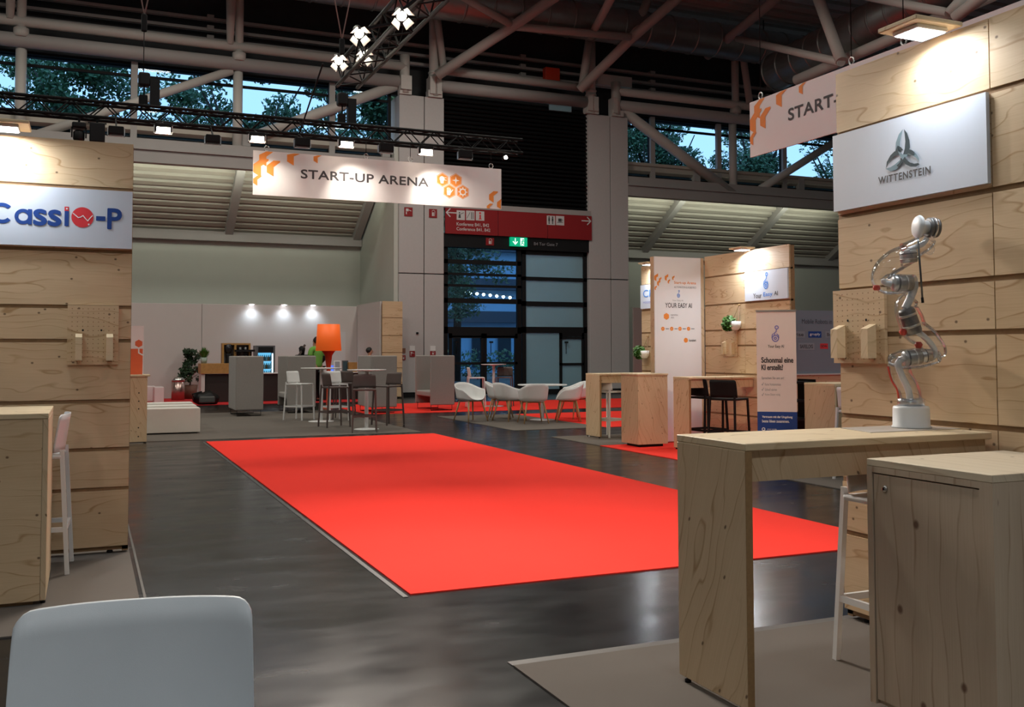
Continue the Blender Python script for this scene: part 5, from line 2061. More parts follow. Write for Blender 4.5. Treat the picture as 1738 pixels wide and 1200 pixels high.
tag(MB().rbox(xa-0.5, xa+0.28, 30.5, 31.2, G8, 0.45, 0.02).build('cube_seat', pr('pink_white_seat', (0.70, 0.60, 0.60))), 'second pale cube seat peeping from behind the first on the red carpet', 'seat')

# shelf frame with coffee machine, fridge, grinder etc. on the bar
Yb = 29.75
x0, x1 = onY(376, 600, Yb).x, onY(424, 600, Yb).x
z1 = onY(400, 582.5, Yb).z
o = thing('shelf_frame', 'open wooden shelf frame standing on the ledge of the coffee bar', 'shelf', ((x0+x1)/2, Yb, zt4))
xm_ = x0+(x1-x0)*0.46
m = MB()
m.box(x0, x0+0.05, Yb-0.15, Yb+0.15, zt4, z1)
m.build('side', OAKD, o)
MB().box(x1-0.05, x1, Yb-0.15, Yb+0.15, zt3, z1).build('side', OAKD, o)
MB().box(x0+0.05, x1-0.05, Yb-0.15, Yb+0.15, z1-0.05, z1).build('top', OAKD, o)
MB().box(xm_-0.03, xm_+0.03, Yb-0.15, Yb+0.15, zt4, z1-0.05).build('divider', OAKD, o)
MB().box(xm_+0.03, x1-0.05, Yb-0.15, Yb+0.15, onY(400, 593.5, Yb).z-0.03, onY(400, 593.5, Yb).z).build('shelf', BLACK, o)
MB().box(x0+0.05, x1-0.05, Yb+0.14, Yb+0.15, zt4, z1-0.05).build('back', pr('shelf_back', (0.30, 0.30, 0.31), 0.5), o)
o = thing('coffee_grinder', 'black coffee grinder inside the wooden shelf frame', 'grinder', ((x0+xm_)/2, Yb-0.06, zt4))
MB().rbox(x0+0.12, xm_-0.10, Yb-0.13, Yb+0.05, zt4, zt4+0.28, 0.02).build('body', BLACK, o)
MB().lathe([(0.07, 0.28), (0.12, 0.42), (0.11, 0.55), (0.05, 0.57)], ((x0+xm_)/2, Yb-0.06, zt4), 18).build('hopper', pr('smoky_hopper', (0.02, 0.02, 0.025), 0.15), o)
zs_ = onY(400, 593.5, Yb).z
for i in range(5):
    xx = xm_+0.08+i*0.075
    tag(MB().lathe([(0.025, 0), (0.034, 0.07), (0.030, 0.07), (0.022, 0.01), (0.001, 0.01)], (xx, Yb-0.03, zs_), 14).build('cup', WPLASTIC if i % 2 else BLACK), 'small cup in the row on the upper shelf of the wooden frame', 'cup', 'cups on the wooden shelf frame')
xa, xb = onY(399, 600, Yb-0.3).x, onY(432, 600, Yb-0.3).x
o = thing('espresso_machine', 'low dark espresso machine in front of the wooden shelf frame', 'machine', ((xa+xb)/2, Yb-0.25, zt3))
zc1, zc0 = onY(415, 593.5, Yb-0.3).z, zt3
MB().box(xa, xb, Yb-0.38, Yb-0.17, zc1-0.06, zc1).build('cup_rail', BLACKM, o)
MB().rbox(xa+0.03, xb-0.03, Yb-0.36, Yb-0.18, zc0, zc1-0.20, 0.01).build('body', CHROME, o)
for xx in (xa+0.1, (xa+xb)/2, xb-0.1):
    MB().lathe([(0.02, 0), (0.02, 0.16)], (xx, Yb-0.3, zc1-0.21), 10).build('post', BLACKM, o)
# fridge
xa, xb = onY(435, 600, 30.4).x, onY(467, 600, 30.4).x
o = thing('drinks_fridge', 'glass-door drinks fridge glowing blue behind the coffee bar', 'fridge', ((xa+xb)/2, 30.6, G8))
zf1 = onY(450, 586.5, 30.4).z
m = MB()
m.box(xa, xa+0.05, 30.4, 31.0, G8, zf1)
m.box(xb-0.05, xb, 30.4, 31.0, G8, zf1)
m.box(xa, xb, 30.9, 31.0, G8, zf1)
m.box(xa+0.05, xb-0.05, 30.4, 30.9, zf1-0.22, zf1)
m.box(xa+0.05, xb-0.05, 30.4, 30.9, G8, 0.3)
m.build('cabinet', pr('fridge_grey', (0.10, 0.10, 0.11), 0.4), o)
MB().box(xa+0.06, xb-0.06, 30.385, 30.40, zf1-0.20, zf1-0.04).build('header', BLACK, o)
MB().box(xa+0.05, xb-0.05, 30.86, 30.89, 0.3, zf1-0.22).build('lit_back', pr('fridge_glow', (0.5, 0.8, 1.0), 0.5, emit=(0.16, 0.62, 1.0), estr=0.9), o)
MB().box(xb-0.09, xb-0.06, 30.41, 30.44, 0.32, zf1-0.24).build('light_tube', pr('fridge_tube', (0.8, 0.95, 1.0), 0.5, emit=(0.6, 0.9, 1.0), estr=3.0), o)
for i in range(5):
    zz = zf1-0.46-i*0.24
    MB().box(xa+0.05, xb-0.05, 30.5, 30.86, zz-0.012, zz).build('shelf', CHROME, o)
for i in range(3):
    zz = zf1-0.46-i*0.24
    for j in range(7):
        xx = xa+0.10+j*(xb-xa-0.22)/6
        c_ = pr('bottle_%s' % 'abc'[(i+j) % 3], [(0.02, 0.10, 0.16), (0.10, 0.25, 0.32), (0.05, 0.04, 0.02)][(i+j) % 3], 0.2)
        tag(MB().lathe([(0.028, 0), (0.03, 0.01), (0.03, 0.10), (0.012, 0.15), (0.012, 0.18)], (xx, 30.56, zz), 10).build('bottle', c_), 'small bottle standing in the blue-lit drinks fridge', 'bottle', 'bottles in the drinks fridge')
# espresso machine behind the second sofa
xa, xb = onY(500, 600, 29.6).x, onY(524, 600, 29.6).x
o = thing('espresso_machine', 'black and steel espresso machine showing above the second grey sofa', 'machine', ((xa+xb)/2, 29.6, zt3))
MB().rbox(xa, xb, 29.4, 29.8, zt3, zt3+0.28, 0.02).build('body', CHROME, o)
MB().rbox(xa+0.04, xb-0.02, 29.42, 29.78, zt3+0.29, zt3+0.52, 0.03).build('top_box', BLACK, o)
MB().lathe([(0.07, 0), (0.10, 0.20), (0.05, 0.26)], (xa+0.22, 29.6, zt3+0.52), 16).build('hopper', BLACK, o)
MB().bar((xa+0.12, 29.55, zt3+0.5), (xa+0.30, 29.55, zt3+0.82), 0.06).build('lever', DARKBROWN, o)
# menu frames
for px0, px1, py0, lab, mt in ((567, 578.5, 612, 'white menu card holder standing on the coffee bar', WPLASTIC), (581, 591.5, 612, 'dark picture frame standing beside the white menu holder', DARKGREY)):
    xa, xb = onY(px0, 620, 29.45).x, onY(px1, 620, 29.45).x
    o = thing('menu_stand', lab, 'sign', ((xa+xb)/2, 29.45, zt3))
    zz = onY(px0, py0, 29.45).z
    MB().hexa([(xa, 29.42, zt3), (xb, 29.42, zt3), (xb, 29.45, zt3), (xa, 29.45, zt3), (xa, 29.48, zz), (xb, 29.48, zz), (xb, 29.51, zz), (xa, 29.51, zz)]).build('frame', mt, o)
    MB().hexa([(xa+0.03, 29.412, zt3+0.03), (xb-0.03, 29.412, zt3+0.03), (xb-0.03, 29.416, zt3+0.03), (xa+0.03, 29.416, zt3+0.03), (xa+0.03, 29.468, zz-0.03), (xb-0.03, 29.468, zz-0.03), (xb-0.03, 29.472, zz-0.03), (xa+0.03, 29.472, zz-0.03)]).build('card', INKG if mt is WPLASTIC else INKT, o)
xa, xb = onY(562, 620, 29.4).x, onY(566, 620, 29.4).x
tag(MB().box(xa, xb, 29.39, 29.41, zt3, zt3+0.2).build('card_terminal', pr('blue_screen', (0.1, 0.2, 0.9), 0.3, emit=(0.08, 0.2, 1.0), estr=0.8)), 'tiny blue screen beside the lamp stem on the coffee bar', 'screen')
foliage_plant('potted_plant', 'green plant behind the head of the person at the narrow plywood panel', (onY(627, 620, 29.75).x-0.02, 29.72, zt3), 0.42, 0.26, (0.10, 0.16), 110, 0.05, DARKGREY, LEAFP)

# three long white benches
for i, (yy, lab) in enumerate(((18.24, 'front long white bench beside the orange-toned counter end'), (19.2, 'middle one of the three long white benches'), (20.2, 'rear one of the three long white benches'))):
    xe = onY(340, 710, 18.24).x
    o = thing('bench', lab, 'bench', (0.2, yy, G8), 0, 'long white benches')
    MB().rbox(-1.2, xe+0.03*i, yy, yy+0.46, 0.03, 0.455, 0.012).build('body', CREAM, o)
    MB().box(-1.15, xe-0.05, yy+0.04, yy+0.42, G8, 0.03).build('plinth', BLACK, o)

# =================================================================== ROLL-UP BANNER
A = onY(1285.5, 700, 10.3)
ry = 10.3
B_ = onY(1353, 700, 10.0)
rw = (Vector((B_.x, B_.y))-Vector((A.x, A.y))).length
rdir = Vector((B_.x-A.x, B_.y-A.y, 0)).normalized()
o = thing('roll_up_banner', 'white roll-up banner with a blue lower field between the black stools and the far counter', 'banner', (A.x, A.y, G8))
ff = Face((A.x, A.y, 0.0), rdir)
H_ = onY(1283, 529, ry).z
q = [ff.p(0, 0.09, 0), ff.p(rw, 0.09, 0), ff.p(rw, H_, 0), ff.p(0, H_, 0)]
MB().prism(q, -ff.n*0.004).build('cloth', pr('banner_cloth', (0.82, 0.72, 0.70), 0.6, noise=0.02), o)
MB().prism([ff.p(-0.01, 0.012, 0.05), ff.p(rw+0.01, 0.012, 0.05), ff.p(rw+0.01, 0.09, 0.05), ff.p(-0.01, 0.09, 0.05)], -ff.n*0.12).build('base', CHROME, o)
MB().prism([ff.p(-0.005, H_-0.005, 0.01), ff.p(rw+0.005, H_-0.005, 0.01), ff.p(rw+0.005, H_+0.02, 0.01), ff.p(-0.005, H_+0.02, 0.01)], -ff.n*0.025).build('top_rail', CHROME, o)
MB().tube([ff.p(rw/2, 0.09, -0.03), ff.p(rw/2, H_, -0.02)], 0.01, 8).build('pole', CHROME, o)
fb = H_*0.345
m = MB()
ff.rect(m, 0, 0.092, rw, fb)
m.build('blue_field', INKB, o)
m = MB()
flame(m, ff, rw*0.48, H_*0.795, H_*0.115)
m.build('emblem', INKV, o)
m = MB()
ff.write(m, 'Your Easy AI', rw*0.29, H_*0.757, rw*0.69, H_*0.782, 0.01)
build_split(m, 'small_lettering', INK, o)
m = MB()
ff.write(m, 'Schonmal eine', rw*0.12, H_*0.665, rw*0.92, H_*0.700, 0.04)
ff.write(m, 'KI erstellt?', rw*0.12, H_*0.617, rw*0.66, H_*0.652, 0.04)
build_split(m, 'lettering', INK, o)
m = MB()
ff.write(m, 'Sprechen Sie uns an!', rw*0.12, H_*0.553, rw*0.68, H_*0.573, 0.01)
for i, (s, e) in enumerate((('Keine Vorkenntnisse', .60), ('Schnell starten', .50), ('Keine Daten nötig', .58))):
    ff.write(m, s, rw*0.20, H_*(0.515-0.034*i), rw*e, H_*(0.532-0.034*i))
    ff.line(m, [(rw*0.12, H_*(0.524-0.034*i)), (rw*0.135, H_*(0.517-0.034*i)), (rw*0.165, H_*(0.534-0.034*i))], 0.006)
build_split(m, 'small_lettering', INKG, o)
m = MB()
ff.write(m, 'Vertrauen mit der Umgebung', rw*0.12, fb-0.085, rw*0.88, fb-0.05, 0.03)
ff.write(m, 'beste Ideen zusammen.', rw*0.12, fb-0.135, rw*0.80, fb-0.10, 0.03)
for i in range(2):
    ff.ring(m, rw*0.15, fb-0.22-0.10*i, 0.012, 0.022, 12)
    ff.write(m, ('your-ai.de', 'Hallo 4')[i], rw*0.24, fb-0.232-0.10*i, rw*0.48, fb-0.208-0.10*i, 0.004)
build_split(m, 'white_lettering', INKW, o)

# =================================================================== HANGING PLANTS ON THE FAR WALLS
def wall_planter(label, px, py, X):
    p = onX(px, py, X)
    y, z = p.y, p.z
    x = X-0.09
    o = thing('wall_planter', label, 'plant', (x, y, z), 0)
    MB().lathe([(0.001, -0.085), (0.05, -0.08), (0.085, -0.03), (0.088, 0.05), (0.08, 0.05), (0.075, 0.03), (0.001, 0.028)], (x, y, z), 24).build('pot', WPLASTIC, o)
    for s in (-1, 1):
        MB().bar((x, y+s*0.085, z+0.03), (X-0.01, y, z+0.30), 0.018, 0.004).build('strap', pr('leather', (0.23, 0.12, 0.05), 0.6, noise=0.2), o)
    MB().lathe([(0.012, 0), (0.012, 0.03)], (X-0.03, y, z+0.30), 10, axis=(1, 0, 0)).build('peg', OAK, o)
    m = MB()
    leaf_cloud(m, (x-0.05, y+0.085, z+0.02), (0.10, 0.13, 0.12), 700, 0.055)
    m.build('foliage', LEAFP, o)


wall_planter('white hanging pot with a round green plant on a strap below the flame sign', 1256, 551, 9.065)
wall_planter('white hanging pot with a green plant below the thin blue lettered sign', 1101, 600, 9.065)

# =================================================================== FURTHER STAND: grey-blue logo wall with a brown band
o = thing('logo_wall', 'grey-blue partner logo wall above a brown wood band past the roll-up banner', 'panel', (11.5, 13.3, 0))
YL = 13.3
GB = pr('slate_blue_panel', (0.20, 0.235, 0.285), 0.6, noise=0.03)
zl0, zl1 = onY(1380, 634, YL).z, onY(1380, 527, YL).z
xl0 = onY(1330, 600, YL).x
MB().box(xl0, xl0+2.6, YL, YL+0.06, zl0, zl1).build('panel', GB, o)
MB().box(xl0, xl0+2.6, YL-0.03, YL+0.06, zl0-0.025, zl0).build('rail', STEEL, o)
MB().box(xl0, xl0+2.6, YL, YL+0.05, 0.42, zl0-0.026).build('wood_band', PLY, o)
MB().box(xl0+0.1, xl0+2.5, YL+0.01, YL+0.05, 0.0, 0.42).build('plinth', BLACK, o)
ff = Face((xl0, YL, 0), XF)


def L_(px, py):
    return ff.uv(onY(px, py, YL))


m = MB()
a0, b0 = L_(1361, 549)
a1, b1 = L_(1428, 543)
ff.write(m, 'Mobile Robots in Production', a0, b0, a0+1.08, b0+0.075)
m.build('lettering', pr('slate_ink', (0.06, 0.07, 0.09), 0.6), o)
PALE = pr('slate_pale', (0.27, 0.30, 0.34), 0.6)
for (px0, py0, px1, py1, s, mt, ink) in ((1372, 573, 1394, 562.5, 'gruply', INKB, INKW), (1342, 573, 1366, 562.5, 'arise', PALE, INK), (1401, 573, 1428, 562.5, 'Bremer', PALE, INK), (1355, 594, 1382, 582, 'SAFELOG', PALE, INK), (1392, 592, 1405, 583, 'SEW', INKR, INK)):
    a0, b0 = L_(px0, py0)
    a1, b1 = L_(px1, py1)
    m = MB()
    ff.rect(m, a0, b0, a1, b1)
    m.build('logo_plate', mt, o)
    m = MB()
    ff.write(m, s, a0+(a1-a0)*0.1, b0+(b1-b0)*0.25, a1-(a1-a0)*0.1, b1-(b1-b0)*0.25, 0.01, 1, 0.0035)
    build_split(m, 'lettering', ink, o)
# small things under that wall
x_ = onY(1358, 660, 12.0).x
o = thing('black_rack', 'black shelf rack standing below the slate logo wall', 'rack', (x_, 12.2, 0))
for k in range(4):
    MB().box(x_-0.25, x_+0.3, 12.0, 12.4, 0.1+k*0.28, 0.13+k*0.28).build('shelf', BLACK, o)
for sx in (-0.25, 0.28):
    MB().box(x_+sx, x_+sx+0.02, 12.0, 12.4, 0.0, 1.0).build('side', BLACK, o)
# grey partition beyond the far booths
struct(MB().box(12.27, 20, 21.0, 21.06, 0, 2.5).build('wall_partition', pr('grey_partition', (0.17, 0.165, 0.155), 0.7, noise=0.03)))

# black shoe-like cable lump beside the far table
p = onZ(1131, 754, 0)
o = thing('cable_box', 'small black power box with a looped cable between the cabinet and the far table', 'box', (8.08, 12.46, G8))
MB().rbox(8.2, 8.34, 12.44, 12.50, G8, 0.07, 0.012).build('box', BLACK, o)
MB().tube([(8.3, 12.47, 0.06), (8.32, 12.47, 0.16), (8.25, 12.47, 0.19), (8.22, 12.47, 0.06)], 0.008, 6).build('cable', BLACK, o)

# =================================================================== SIGNS ON THE GATE AND PILLARS
RY = FY-0.10
o = thing('direction_sign', 'long dark red direction sign across the top of the glazed gate', 'sign', (13.3, RY, 5.28))
for a, b in ((10.64, 12.48), (12.50, 14.30), (14.32, 16.0)):
    MB().box(a, b, RY, FY-0.03, 5.28, 6.12).build('panel', REDSIGN, o)
ff = Face((10.64, RY, 5.28), XF)


def S_(px, py):
    return ff.uv(onY(px, py, RY))


SIGNW = pr('sign_white', (0.62, 0.60, 0.60), 0.5, noise=0.02)


def arrow(m, a, b, s, d):
    ff.line(m, [(a-d*s, b), (a+d*s, b)], s*0.22)
    ff.line(m, [(a+d*s*0.25, b+s*0.75), (a+d*s, b), (a+d*s*0.25, b-s*0.75)], s*0.22)


m = MB()
arrow(m, *S_(766, 361), 0.17, -1)
m.build('arrow', SIGNW, o)
m = MB()
arrow(m, *S_(995, 375), 0.17, 1)
m.build('arrow', SIGNW, o)
for px0, px1, py0, py1, kind in ((775, 789, 373, 357.5, 'desk'), (791, 805.5, 373.5, 358, 'food'), (807.5, 822, 374, 359, 'i'), (928, 942, 381.5, 366.5, 'wc'), (943.5, 957.5, 382, 367, 'cup')):
    a0, b0 = S_(px0, py0)
    a1, b1 = S_(px1, py1)
    m = MB()
    ff.rect(m, a0, b0, a1, b1)
    m.build('pictogram_plate', SIGNW, o)
    W_, H2 = a1-a0, b1-b0
    m = MB()
    L3 = 0.004
    if kind == 'i':
        ff.rect(m, a0+W_*.42, b0+H2*.15, a0+W_*.60, b0+H2*.62, L3)
        ff.ngon(m, a0+W_*.5, b0+H2*.8, W_*.12, 12, 0, L3)
        ff.rect(m, a0+W_*.33, b0+H2*.12, a0+W_*.70, b0+H2*.20, L3)
        build_split(m, 'pictogram', INKR, o)
        continue
    if kind == 'wc':
        for k in (.28, .70):
            ff.ngon(m, a0+W_*k, b0+H2*.84, W_*.09, 10, 0, L3)
            ff.rect(m, a0+W_*(k-.10), b0+H2*.42, a0+W_*(k+.10), b0+H2*.74, L3)
            ff.rect(m, a0+W_*(k-.07), b0+H2*.10, a0+W_*(k-.015), b0+H2*.42, L3)
            ff.rect(m, a0+W_*(k+.015), b0+H2*.10, a0+W_*(k+.07), b0+H2*.42, L3)
    elif kind == 'cup':
        ff.rect(m, a0+W_*.28, b0+H2*.38, a0+W_*.68, b0+H2*.72, L3)
        ff.rect(m, a0+W_*.15, b0+H2*.28, a0+W_*.85, b0+H2*.34, L3)
        ff.ring(m, a0+W_*.72, b0+H2*.56, W_*.07, W_*.12, 10, L3)
    elif kind == 'food':
        ff.rect(m, a0+W_*.62, b0+H2*.12, a0+W_*.70, b0+H2*.85, L3)
        ff.rect(m, a0+W_*.82, b0+H2*.12, a0+W_*.88, b0+H2*.85, L3)
        ff.line(m, [(a0+W_*.1, b0+H2*.2), (a0+W_*.45, b0+H2*.8)], W_*.05, L3)
    else:
        ff.ngon(m, a0+W_*.34, b0+H2*.74, W_*.09, 10, 0, L3)
        ff.poly(m, [(a0+W_*.2, b0+H2*.2), (a0+W_*.5, b0+H2*.2), (a0+W_*.45, b0+H2*.6), (a0+W_*.28, b0+H2*.6)], L3)
        ff.line(m, [(a0+W_*.5, b0+H2*.62), (a0+W_*.85, b0+H2*.78)], W_*.06, L3)
    build_split(m, 'pictogram', INK, o)
m = MB()
a0, b0 = S_(775, 383)
ff.write(m, 'Konferenz B41, B42', a0, b0-0.01, S_(830, 385)[0], b0+0.115, 0.012)
build_split(m, 'lettering', SIGNW, o)
m = MB()
ff.write(m, 'Conference B41, B42', a0, b0-0.165, S_(832, 385)[0], b0-0.045, 0.012)
build_split(m, 'lettering', SIGNW, o)
# exit sign
p = onY(881, 411, FY-0.15)
o = thing('exit_sign', 'glowing green exit sign with a white arrow under the red direction sign', 'sign', (p.x, FY-0.12, 4.95))
xa, xb = onY(867, 411, FY-0.15).x, onY(895, 411, FY-0.15).x
za, zb = 4.96, 5.255
MB().box(xa, xb, FY-0.15, FY-0.025, za, zb).build('box', pr('exit_green', (0.0, 0.35, 0.18), 0.4, emit=(0.0, 0.42, 0.20), estr=0.8), o)
ff = Face((xa, FY-0.15, za), XF)
W_, H2 = xb-xa, zb-za
EXW = pr('exit_white', (0.9, 1, 0.95), 0.4, emit=(0.75, 1.0, 0.88), estr=1.3)
m = MB()
ff.line(m, [(W_*.27, H2*.85), (W_*.27, H2*.2)], W_*.05)
ff.line(m, [(W_*.14, H2*.5), (W_*.27, H2*.2), (W_*.40, H2*.5)], W_*.05)
m.build('arrow', EXW, o)
m = MB()
ff.rect(m, W_*.58, H2*.08, W_*.80, H2*.92)
m.build('door_symbol', EXW, o)
m = MB()
ff.ngon(m, W_*.74, H2*.72, W_*.05, 10, 0, 0.004)
ff.line(m, [(W_*.72, H2*.6), (W_*.68, H2*.38), (W_*.62, H2*.15)], W_*.05, 0.004)
ff.line(m, [(W_*.68, H2*.38), (W_*.78, H2*.22)], W_*.05, 0.004)
ff.line(m, [(W_*.62, H2*.5), (W_*.80, H2*.55)], W_*.04, 0.004)
m.build('runner', pr('exit_green', (0, 0.35, 0.18)), o)
ff = Face((10.6, FY-0.022, 4.86), XF)
o = thing('gate_number', 'small white gate lettering on the black band beside the exit sign', 'sign', (14.0, FY-0.03, 5.0))
MB().box(13.80, 14.75, FY-0.03, FY-0.0215, 5.0, 5.16).build('plate', BLACK, o)
m = MB()
ff2 = Face((13.80, FY-0.03, 5.0), XF)
ff2.write(m, 'B4 Tor Gate 7', 0.03, 0.03, 0.92, 0.13, 0.004)
build_split(m, 'lettering', INKG, o)


def plate(label, px0, px1, py0, py1, Y, mat, kind=None, cat='sign', name='fire_sign', group=None):
    xa, xb = onY(px0, (py0+py1)/2, Y).x, onY(px1, (py0+py1)/2, Y).x
    za, zb = onY((px0+px1)/2, py1, Y).z, onY((px0+px1)/2, py0, Y).z
    o = thing(name, label, cat, ((xa+xb)/2, Y, za), 0, group)
    MB().box(xa, xb, Y-0.02, Y, za, zb).build('plate', mat, o)
    f_ = Face((xa, Y-0.02, za), XF)
    W_, H2 = xb-xa, zb-za
    if kind == 'ext':
        m = MB()
        f_.poly(m, [(W_*.35, H2*.18), (W_*.6, H2*.18), (W_*.6, H2*.62), (W_*.35, H2*.62)])
        f_.ring(m, W_*.55, H2*.68, W_*.16, W_*.21, 12, 0.003, 0, PI)
        f_.line(m, [(W_*.68, H2*.2), (W_*.72, H2*.66)], W_*.06)
        build_split(m, 'pictogram', SIGNW, o)
    elif kind == 'hose':
        m = MB()
        f_.rect(m, W_*.18, H2*.55, W_*.5, H2*.85)
        f_.rect(m, W_*.18, H2*.2, W_*.3, H2*.5)
        f_.line(m, [(W_*.55, H2*.7), (W_*.82, H2*.6)], W_*.08)
        build_split(m, 'pictogram', SIGNW, o)
    return o


PFY = FY-0.052
plate('red fire hose sign high on the first pillar', 686, 700, 352, 367, PFY, REDSIGN, 'hose')
plate('red fire extinguisher sign high on the first pillar next to the gate sign', 728, 741.5, 355, 369.5, PFY, REDSIGN, 'ext')
plate('small red fire extinguisher sign on the black band under the red sign', 824.5, 838, 404, 416.5, FY-0.022, REDSIGN, 'ext')
plate('small brownish red sign, upper of two by the edge of the first pillar', 681, 688, 591, 599, PFY, pr('brown_plate', (0.22, 0.10, 0.06), 0.5))
plate('small red alarm sign, lower of two by the edge of the first pillar', 681, 688, 603, 611, PFY, REDSIGN, 'ext')
plate('red hose sign with a white plate above it, low on the first pillar', 695, 704, 596, 605.5, PFY, REDSIGN, 'hose')
plate('pale plate right above the low red hose sign', 695, 704, 587, 595.5, PFY, WPLASTIC, None, 'plate', 'wall_plate')
plate('red extinguisher sign low on the first pillar above the last sofa', 730, 739, 596, 603, PFY, REDSIGN, 'ext')
plate('pale plate above the low red extinguisher sign', 730, 739, 587, 595.5, PFY, WPLASTIC, None, 'plate', 'wall_plate')
tag(MB().rbox(onY(706, 601, PFY).x, onY(710, 601, PFY).x, PFY-0.04, PFY, 2.0, 2.06, 0.01).build('handle', BLACK), 'small black latch on the first pillar between the two low signs', 'handle')
# narrow door in the white side wall of the niche
q = [onX(657, 441, 8.945), onX(663, 441, 8.945)]

# =================================================================== ROBOT ARM
_rb = onZ(1547, 726, TT)
RDEP = (_rb-Vector((0, 0, EYE))).dot(CF)-0.03
PXM = RDEP/F_PX          # metres per pixel at the robot


def R3(px, py, dd=0.0):
    return ray(px, py)*(RDEP+dd)+Vector((0, 0, EYE))


_c = R3(1547, 726)
RBX, RYc = _c.x, _c.y
o = thing('robot_arm', 'clear-shelled robot arm with a white base standing on the plywood bar table', 'robot', (RBX, RYc, TT+0.004))
zt5 = R3(1547, 690).z
zt6 = R3(1547, 678).z
SATIN = pr('robot_white', (0.72, 0.75, 0.77), 0.4, noise=0.02)
MB().lathe([(0.001, 0), (32*PXM, 0), (32*PXM, 0.006), (30*PXM, 0.012), (29.5*PXM, zt5-TT-0.012), (28*PXM, zt5-TT-0.002), (22.5*PXM, zt5-TT)], (RBX, RYc, TT+0.004), 48).build('base', SATIN, o)
MB().lathe([(22*PXM, zt5-TT), (22*PXM, zt6-TT), (19*PXM, zt6-TT+0.001), (19*PXM, zt5-TT)], (RBX, RYc, TT+0.004), 40).build('collar', glass_mat('frosted_collar', (0.85, 0.86, 0.87), 0.5, 0.2, base=0.25), o)


def smooth(pts, n=6):
    P_ = [Vector(p) for p in pts]
    out = []
    for i in range(len(P_)-1):
        a = P_[max(i-1, 0)]
        b, c = P_[i], P_[i+1]
        d = P_[min(i+2, len(P_)-1)]
        for k in range(n):
            t = k/n
            out.append(0.5*((2*b)+(c-a)*t+(2*a-5*b+4*c-d)*t*t+(3*b-a-3*c+d)*t**3))
    out.append(P_[-1])
    return out


def lim(pts, r, name, mat, n=16):
    pts = smooth(pts)
    if isinstance(r, (list, tuple)):
        k = len(pts)
        rr = []
        for i in range(k):
            t = i/(k-1)*(len(r)-1)
            j = min(int(t), len(r)-2)
            rr.append(r[j]+(r[j+1]-r[j])*(t-j))
        r = rr
    return MB().tube(pts, r, n).build(name, mat, o)


TUBEW = pr('robot_tube', (0.70, 0.72, 0.74), 0.35, noise=0.02)
MOTOR = pr('robot_motor', (0.42, 0.42, 0.41), 0.35, metal=0.6, noise=0.2, nscale=40)
MOTORD = pr('robot_motor_dark', (0.17, 0.17, 0.175), 0.4, metal=0.5, noise=0.3, nscale=50)
k = PXM
# inner tubes
lim([R3(1545, 680), R3(1541, 660), R3(1530, 636), R3(1524, 618), R3(1531, 609)], 5.5*k, 'inner_tube', TUBEW)
lim([R3(1578, 610), R3(1587, 602), R3(1583, 588), R3(1569, 572), R3(1555, 562)], 5*k, 'inner_tube', TUBEW)
lim([R3(1536, 524), R3(1544, 508), R3(1551, 490), R3(1552, 478)], 6.5*k, 'inner_tube', TUBEW)
lim([R3(1512, 482), R3(1502, 480), R3(1500, 474)], 5*k, 'inner_tube', TUBEW)
lim([R3(1542, 424), R3(1552, 420), R3(1566, 414), R3(1573, 404)], 4.5*k, 'inner_tube', TUBEW)


def motor(a, b, r, name='joint_motor', bands=2, mat=MOTOR, dark=MOTORD):
    a, b = Vector(a), Vector(b)
    d = b-a
    L = d.length
    j = MB().lathe([(0.001, 0), (r*0.8, 0), (r*0.95, L*0.06), (r, L*0.1), (r, L*0.9), (r*0.9, L), (0.001, L)], a, 28, axis=d).build(name, mat, o)
    for i in range(bands):
        t = (i+0.6)/(bands+0.3)
        MB().lathe([(r*1.0, -L*0.05), (r*1.05, -L*0.03), (r*1.05, L*0.03), (r*1.0, L*0.05)], a+d*t, 28, axis=d).build('motor_band', dark if i % 2 == 0 else CHROME, j)
    return j


motor(R3(1533, 609), R3(1563, 605), 13*k)
motor(R3(1563, 605), R3(1580, 603), 11*k, mat=CHROME, bands=1)
motor(R3(1537, 524), R3(1552, 566), 14*k, mat=MOTORD, dark=CHROME)
motor(R3(1514, 481), R3(1548, 481), 13.5*k)
motor(R3(1541, 425), R3(1543, 446), 14*k, bands=2)
# pinkish light caps on the joints
GLOW = pr('red_ring', (0.75, 0.10, 0.07), 0.3, noise=0.05, trans=0.3)
MB().lathe([(4*k, -4*k), (6*k, -2*k), (6*k, 3*k), (4*k, 5*k)], R3(1488, 489), 16).build('red_cap', GLOW, o)
MB().lathe([(4*k, -6*k), (7*k, 0), (4*k, 5*k)], R3(1533, 563), 16).build('red_cap', GLOW, o)
MB().lathe([(4*k, -6*k), (7*k, 0), (4*k, 5*k)], R3(1559, 585), 16).build('red_cap', GLOW, o)
MB().tube(smooth([R3(1507, 622, -0.03), R3(1513, 645, -0.04), R3(1522, 660, -0.04), R3(1525, 676, -0.04)]), 1.5*k, 8).build('red_edge', GLOW, o)
